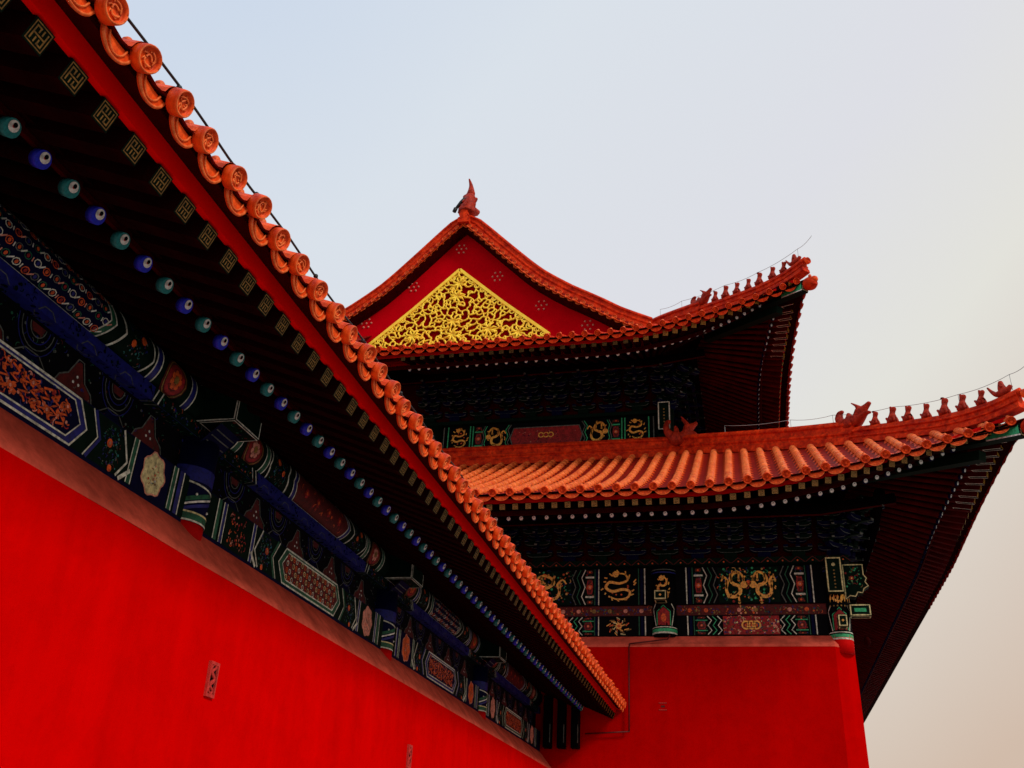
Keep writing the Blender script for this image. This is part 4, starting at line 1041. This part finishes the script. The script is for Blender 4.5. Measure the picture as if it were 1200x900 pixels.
for (R, dtop, dbeast, nm) in ((LOW, LOW.dmax-.1, 2.35, 'lower'), (UPP, 3.9, 2.35, 'upper')):
    # high part behind the beast, low part in front
    hb = MB()
    hb.sweep(hip_path(R, dtop, dbeast, 20), scaled(RID, 1.1, 1.0), 'glaze_ridge')
    hb.sweep(hip_path(R, dbeast+.1, -R.F+.04, 24), scaled(RID, .9, .60), 'glaze_ridge')
    # cap tile tube on the front part, turned up end
    hb.tube([q+V((0,0,.31)) for q in hip_path(R, dbeast, -R.F+.02, 20)], .085, 'glaze_ridge', 10)
    hr = put('hip_ridge', hb, T)
    def bf(d, h, sc):
        p = hipz(R, d)+V((0,0,h)); x = V((1,1,0)).normalized()
        return frame(p, x, -DI, V((0,0,1))) @ Matrix.Diagonal((sc*1.25, sc*1.12, sc, 1))
    put('horned_ridge_beast', HEAD, hr, bf(dbeast-.02, .34, .82 if nm == 'lower' else .72), label='larger horned beast at the step of the hip ridge')
    nfig = 7
    dl = [1.9, 1.58, 1.31, 1.0, .70, .41, .12] if nm == 'lower' else [1.9, 1.6, 1.29, .98, .69, .35, .07]
    for k, d in enumerate(dl): put('ridge_figure', SEAT[k % 4], hr, bf(d, .37, .64+.05*((k*5) % 3)))
    put('rider_figure', RIDER, hr, bf(-.20, .30, .85), label='rider on a bird at the tip of the hip ridge')
    # corner beam beneath
    b = MB(); e0 = R.P(-R.F, -R.F); pts = []
    z0 = e0.z-.30
    for i in range(8):
        q = e0-DI*(.15+i*.55)+V((0,0,-.22+.155*i*.55)); pts.append(q)
    b.sweep(pts, [(-.11,-.12),(.11,-.12),(.11,.12),(-.11,.12)], 'green_dark')
    p0 = pts[0]; tx = V((1,1,0)).normalized()
    pp = Paint(b, lambda u, v, h: p0+tx*u+DI*h+V((0,0,v)), .004); pp.line([(-.09,-.10),(.09,-.10),(.09,.10),(-.09,.10)], .03, 'cream', 1, closed=True)
    pq = Paint(b, lambda u, v, h: p0-DI*u-tx*(.11+h)+V((0,0,v+.155*u)), .004); pq.rect(.02, -.115, .7, .115, 'green_bright', 1, 1, 1); pq.line([(.0,-.105),(.7,-.105)], .03, 'white', 2)
    pts2 = [q-V((0,0,.22))-DI*.9 for q in pts[:6]]; b.sweep(pts2, [(-.11,-.1),(.11,-.1),(.11,.10),(-.11,.10)], 'green_dark')
    cb = put('corner_beam', b, T)
    b = MB(); q = e0+DI*.02+V((0,0,-.20)); b.ball(q, (.19, .19, .17), 'glaze_ridge', 12, 8); b.ball(q+DI*.14+V((0,0,.06)), (.10, .10, .09), 'glaze', 10, 6); b.ball(q+DI*.12-V((0,0,.09)), (.09, .09, .05), 'glaze_ridge', 10, 6)
    for s2 in (-1, 1): b.ball(q+DI*.10+tx*.1*s2+V((0,0,.13)), (.045, .045, .06), 'glaze_light', 8, 5)
    put('beam_end_beast', b, cb)
    # lone end tile closing the hip
    e1 = R.P(-R.F, -R.F)+V((0,0,.50)); put('end_tile', CAPT, hr, frame(e1+DI*.04, tx, -DI, V((0,0,1))))
# beast biting the corner of the wall ridge
put('horned_ridge_beast', HEAD, ridge_low, frame(V((cornr.x+.0, cornr.y-.16, zr+.22)), V((0,1,0)), V((-1,0,0)), V((0,0,1))) @ Matrix.Diagonal((1.2, .9, 1.2, 1)), label='horned beast on the corner of the ridge below the upper storey')

# --- gable
prof = [(0, 21.80), (.25, 21.58), (.61, 21.22), (.95, 20.86), (1.35, 20.44), (1.72, 20.06), (2.15, 19.62), (2.60, 19.21), (3.1, 18.84), (3.58, 18.51), (4.1, 18.20), (4.54, 17.93), (5.0, 17.62), (5.4, 17.40), (6.1, 17.05)]
def pz(dx):
    dx = abs(dx)
    for a, c in zip(prof, prof[1:]):
        if dx <= c[0]: return a[1]+(c[1]-a[1])*(dx-a[0])/(c[0]-a[0])
    return prof[-1][1]-(dx-6.1)*.45
GY = 25.45
b = MB(); xs = [-6.6+13.2*i/44 for i in range(45)]
vs = []
for x in xs: vs += [(XC+x, GY, 16.2), (XC+x, GY, max(16.21, pz(x)-.55))]
b.add(vs, [(2*i, 2*i+2, 2*i+3, 2*i+1) for i in range(44)], 'gable_red')
gw = put('gable_wall', b, T)
# broad red bargeboard following the curve
b = MB(); vs = []
dxs = [-6.2+12.4*i/62 for i in range(63)]
for x in dxs:
    zt = pz(x)-.58; zb = min(16.2, zt-.1); vs += [(XC+x, GY-.14, zb), (XC+x, GY-.14, zt), (XC+x, GY-.02, zt), (XC+x, GY-.02, zb)]
b.add(vs, [(4*i+j, 4*i+4+j, 4*i+4+(j+1) % 4, 4*i+(j+1) % 4) for i in range(62) for j in range(4)], 'gable_red')
p = Paint(b, lambda u, v, h: V((XC+u, GY-.14-h, v)), .006)
studs = [(-.15, 20.50), (-1.72, 19.13), (-3.25, 17.85), (1.18, 19.25), (2.70, 17.98), (4.2, 17.1), (-4.7, 17.0)]
for (sx, sz) in studs:
    for k in range(7):
        a = k*math.pi/3; r = 0 if k == 6 else .17
        b.ball((XC+sx+r*math.cos(a), GY-.145, sz+r*math.sin(a)), .037, 'pink', 8, 5)
put('bargeboard', b, gw)
# gilded openwork: irregular ribbon network inside the triangle
b = MB(); rn = random.Random(5)
AP = (-.12, 19.62); BL = (-3.15, 16.85); BR = (3.0, 16.85)
def inside(u, v, e=0): 
    if v < 16.72+e: return False
    t = (AP[1]-v)/(AP[1]-16.85); c = AP[0]
    return c+(BL[0]-c)*t+e*1.4 < u < c+(BR[0]-c)*t-e*1.4
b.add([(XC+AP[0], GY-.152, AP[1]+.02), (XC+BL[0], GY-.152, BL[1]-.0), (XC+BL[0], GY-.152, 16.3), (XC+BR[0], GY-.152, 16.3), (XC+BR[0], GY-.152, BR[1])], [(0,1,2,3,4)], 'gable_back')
p = Paint(b, lambda u, v, h: V((XC+u, GY-.175-h, v)), .008)
pts = []
tries = 0
while tries < 9000:
    tries += 1; u = rn.uniform(-3.2, 3.2); v = rn.uniform(16.55, 19.6)
    if inside(u, v, .04) and all((u-a)**2+(v-c)**2 > .118**2 for a, c in pts): pts.append((u, v))
cent = [(-.15, 18.55), (-.2, 17.60), (1.0, 17.20), (-1.55, 17.15), (2.0, 17.0), (-.1, 19.05), (-.2, 17.1)]
done = set()
for i, (u, v) in enumerate(pts):
    nb = sorted(range(len(pts)), key=lambda j: (pts[j][0]-u)**2+(pts[j][1]-v)**2)[1:5]
    for j in nb[:rn.choice((2, 3, 3, 3))]:
        if (j, i) in done or (i, j) in done: continue
        done.add((i, j)); a, c = (u, v), pts[j]; mu, mv = (a[0]+c[0])/2, (a[1]+c[1])/2; nx, nyy = -(c[1]-a[1]), c[0]-a[0]; k = rn.choice((-.35, .3, .4, -.25))
        q = [(a[0]*(1-t)**2+2*(mu+nx*k)*t*(1-t)+c[0]*t*t, a[1]*(1-t)**2+2*(mv+nyy*k)*t*(1-t)+c[1]*t*t) for t in [s/5 for s in range(6)]]
        hh = 2+rn.random()*5
        rr = rn.uniform(.024, .034); b.tube([V((XC+x, GY-.165-.006*hh, z)) for x, z in q], rr, 'yellow', 6)
for (cu, cv) in cent:
    R0 = .20
    for k in range(8):
        a = k*math.pi/4+.2; b.tube([V((XC+cu+.05*math.cos(a), GY-.22, cv+.05*math.sin(a))), V((XC+cu+R0*math.cos(a+.25), GY-.215, cv+R0*math.sin(a+.25))), V((XC+cu+R0*1.5*math.cos(a), GY-.20, cv+R0*1.5*math.sin(a)))], .036, 'yellow', 6, rs=[1, 1, .3])
    b.ball((XC+cu, GY-.21, cv), (.09, .03, .09), 'yellow', 10, 6)
for (a, c) in ((AP, BL), (AP, BR)):
    A3 = V((XC+a[0], GY-.19, a[1])); C3 = V((XC+c[0], GY-.19, c[1])); b.sweep([A3, (A3+C3)/2-V((0,0,.05)), C3], [(-.05,-.05),(.05,-.05),(.05,.05),(-.05,.05)], 'yellow', upv=V((0,1,0)))
    # inner scalloped fringe of loops along the border
    n = 15
    for k in range(1, n):
        t = k/n; q = (a[0]+(c[0]-a[0])*t, a[1]+(c[1]-a[1])*t-.10); p.ring(q[0], q[1]-.06, .075, .035, 'yellow', 6, 9)
put('gilded_gable_panel', b, gw)
# gable ridge, cap tiles and drips that follow the slope
b = MB(); left = [V((XC-x, 25.10, pz(x)-.42)) for x in [6.05-6.05*i/24 for i in range(25)]]; rightp = [V((XC+x, 25.10, pz(x)-.42)) for x in [6.05*i/24 for i in range(25)]]
b.sweep(left+rightp[1:], scaled(RID, .95, .80), 'glaze_ridge')
# band carrying the side tiles
for pp in (left+rightp[1:],):
    b.sweep([q+V((0,-.02,-.12)) for q in pp], [(-.20,-.03),(.20,-.03),(.20,.05),(-.20,.05)], 'glaze_dark')
gr = put('gable_ridge', b, T)
BCAP = cap_mesh(.085); BDR = drip_mesh(.24, .10)
s = 0; path = left+rightp[1:]; acc = 0; last = 0; i = 0
L_tot = 0
dist = .18
for a, c in zip(path, path[1:]):
    seg = (c-a).length
    while dist <= seg:
        q = a+(c-a)*(dist/seg); t = (c-a).normalized(); upn = V((0,-1,0)).cross(t); upn = upn if upn.z > 0 else -upn
        if i % 2 == 0: put('barge_end_tile', BCAP, gr, frame(q+V((0,-.23,-.10)), t, V((0,1,0)), t.cross(V((0,1,0)))))
        else: put('barge_drip_tile', BDR, gr, frame(q+V((0,-.22,-.13)), t, V((0,1,0)), t.cross(V((0,1,0)))))
        dist += .145; i += 1
    dist -= seg
# side slopes of the upper roof and main ridge
b = MB()
for sg in (-1, 1):
    vs = []; K = 0
    for yy in (24.85, 50):
        for (dx, z) in prof + [(8.0, 16.1), (10.1, 15.05)] if yy > 40 else prof: pass
    pf = [(dx, z-.62) for dx, z in prof]+[(6.45, 16.2), (6.50, 15.9)]
    vs = [(XC+sg*dx, 24.80, z) for dx, z in pf]+[(XC+sg*dx, 50, z) for dx, z in pf]; n = len(pf)
    b.add(vs, [(j, j+1, n+j+1, n+j) for j in range(n-1)], 'glaze')
    b.add([(x, y, z-.10) for x, y, z in vs], [(j, n+j, n+j+1, j+1) for j in range(n-1)], 'dark_red')
put('gable_roof_slopes', b, T)
b = MB(); b.sweep([V((XC, 24.75, 21.3)), V((XC, 50, 21.3))], scaled(RID, 1.3, 1.2), 'glaze_ridge'); mr = put('main_ridge', b, T)
put('ridge_finial', FIN, mr, frame(V((XC+.02, 24.95, 21.65)), V((.82,-.57,0)), V((.57,.82,0)), V((0,0,1))) @ Matrix.Diagonal((1.2, 1.1, 1.04, 1)), label='tall curling dragon finial at the peak')
b = MB(); b.tube([V((XC-.34, 24.85, 21.86)), V((XC-.17, 24.85, 22.15)), V((XC-.04, 24.85, 22.30))], .05, 'cable_black', 8); b.tube([V((XC-.38, 24.85, 21.76)), V((XC-.33, 24.85, 21.9))], .07, 'cable_black', 8)
put('iron_stay', b, mr)
# left half of the hipped skirt, hidden side: plain shells
for R, nm in ((LOW, 'lower'), (UPP, 'upper')):
    b = MB(); xl = 2*XC-R.xe
    b.add([(xl, R.ye, R.ze), (xl, 54, R.ze), (xl+R.dmax, 54, R.ze+3), (xl+R.dmax, R.ye+R.dmax, R.ze+3)], [(0,1,2,3)], 'glaze_dark')
    b.add([(xl, R.ye, R.ze), (XC-3, R.ye, R.ze), (XC-3, R.ye+R.dmax, R.ze+3), (xl+R.dmax, R.ye+R.dmax, R.ze+3)], [(0,3,2,1)], 'glaze_dark')
    put(nm+'_far_roof', b, T)

# ================================================================== cables on the tower
b = MB()
pth = [V((-1.67, 21.42, 6.60)), V((-1.72, 21.27, 6.46)), V((-2.05, 21.265, 6.42)), V((-2.55, 21.255, 6.36)), V((-2.56, 21.22, 6.28)), V((-2.57, 21.20, 4.52)), V((-3.5, 21.20, 4.46))]
for a, c in zip(pth, pth[1:]): b.tube([a, c], .016, 'cable_red', 7)
for q in pth[1:-1]: b.ball(q, .018, 'cable_red', 7, 5)
o = put('wall_conduit', b); tag(o, 'thin dark conduit bent down the front of the dark red tower wall', 'conduit')
for (R, ds, h, nm, lb) in ((LOW, [5.2, 3.6, 2.7, 1.55, .45, -.35], .76, 'l', 'fine grey wire on small posts above the figures of the lower roof corner'), (UPP, [3.6, 2.9, 1.6, .7, -.3], .80, 'u', 'fine grey wire on small posts above the figures of the upper roof corner')):
    b = MB(); tops = []
    for d in ds:
        q = hipz(R, d)+V((0,0,.42)); tp = hipz(R, d)+V((0,0,h)); b.tube([q, tp], .006, 'cable_grey', 5); tops.append(tp)
    tops.append(tops[-1]+DI*.5+V((0,0,.13)))
    for a, c in zip(tops, tops[1:]):
        b.tube([a+(c-a)*t-V((0,0,.10*4*t*(1-t)*.5)) for t in [i/6 for i in range(7)]], .006, 'cable_grey', 5)
    o = put('lightning_wire', b); tag(o, lb, 'wire')
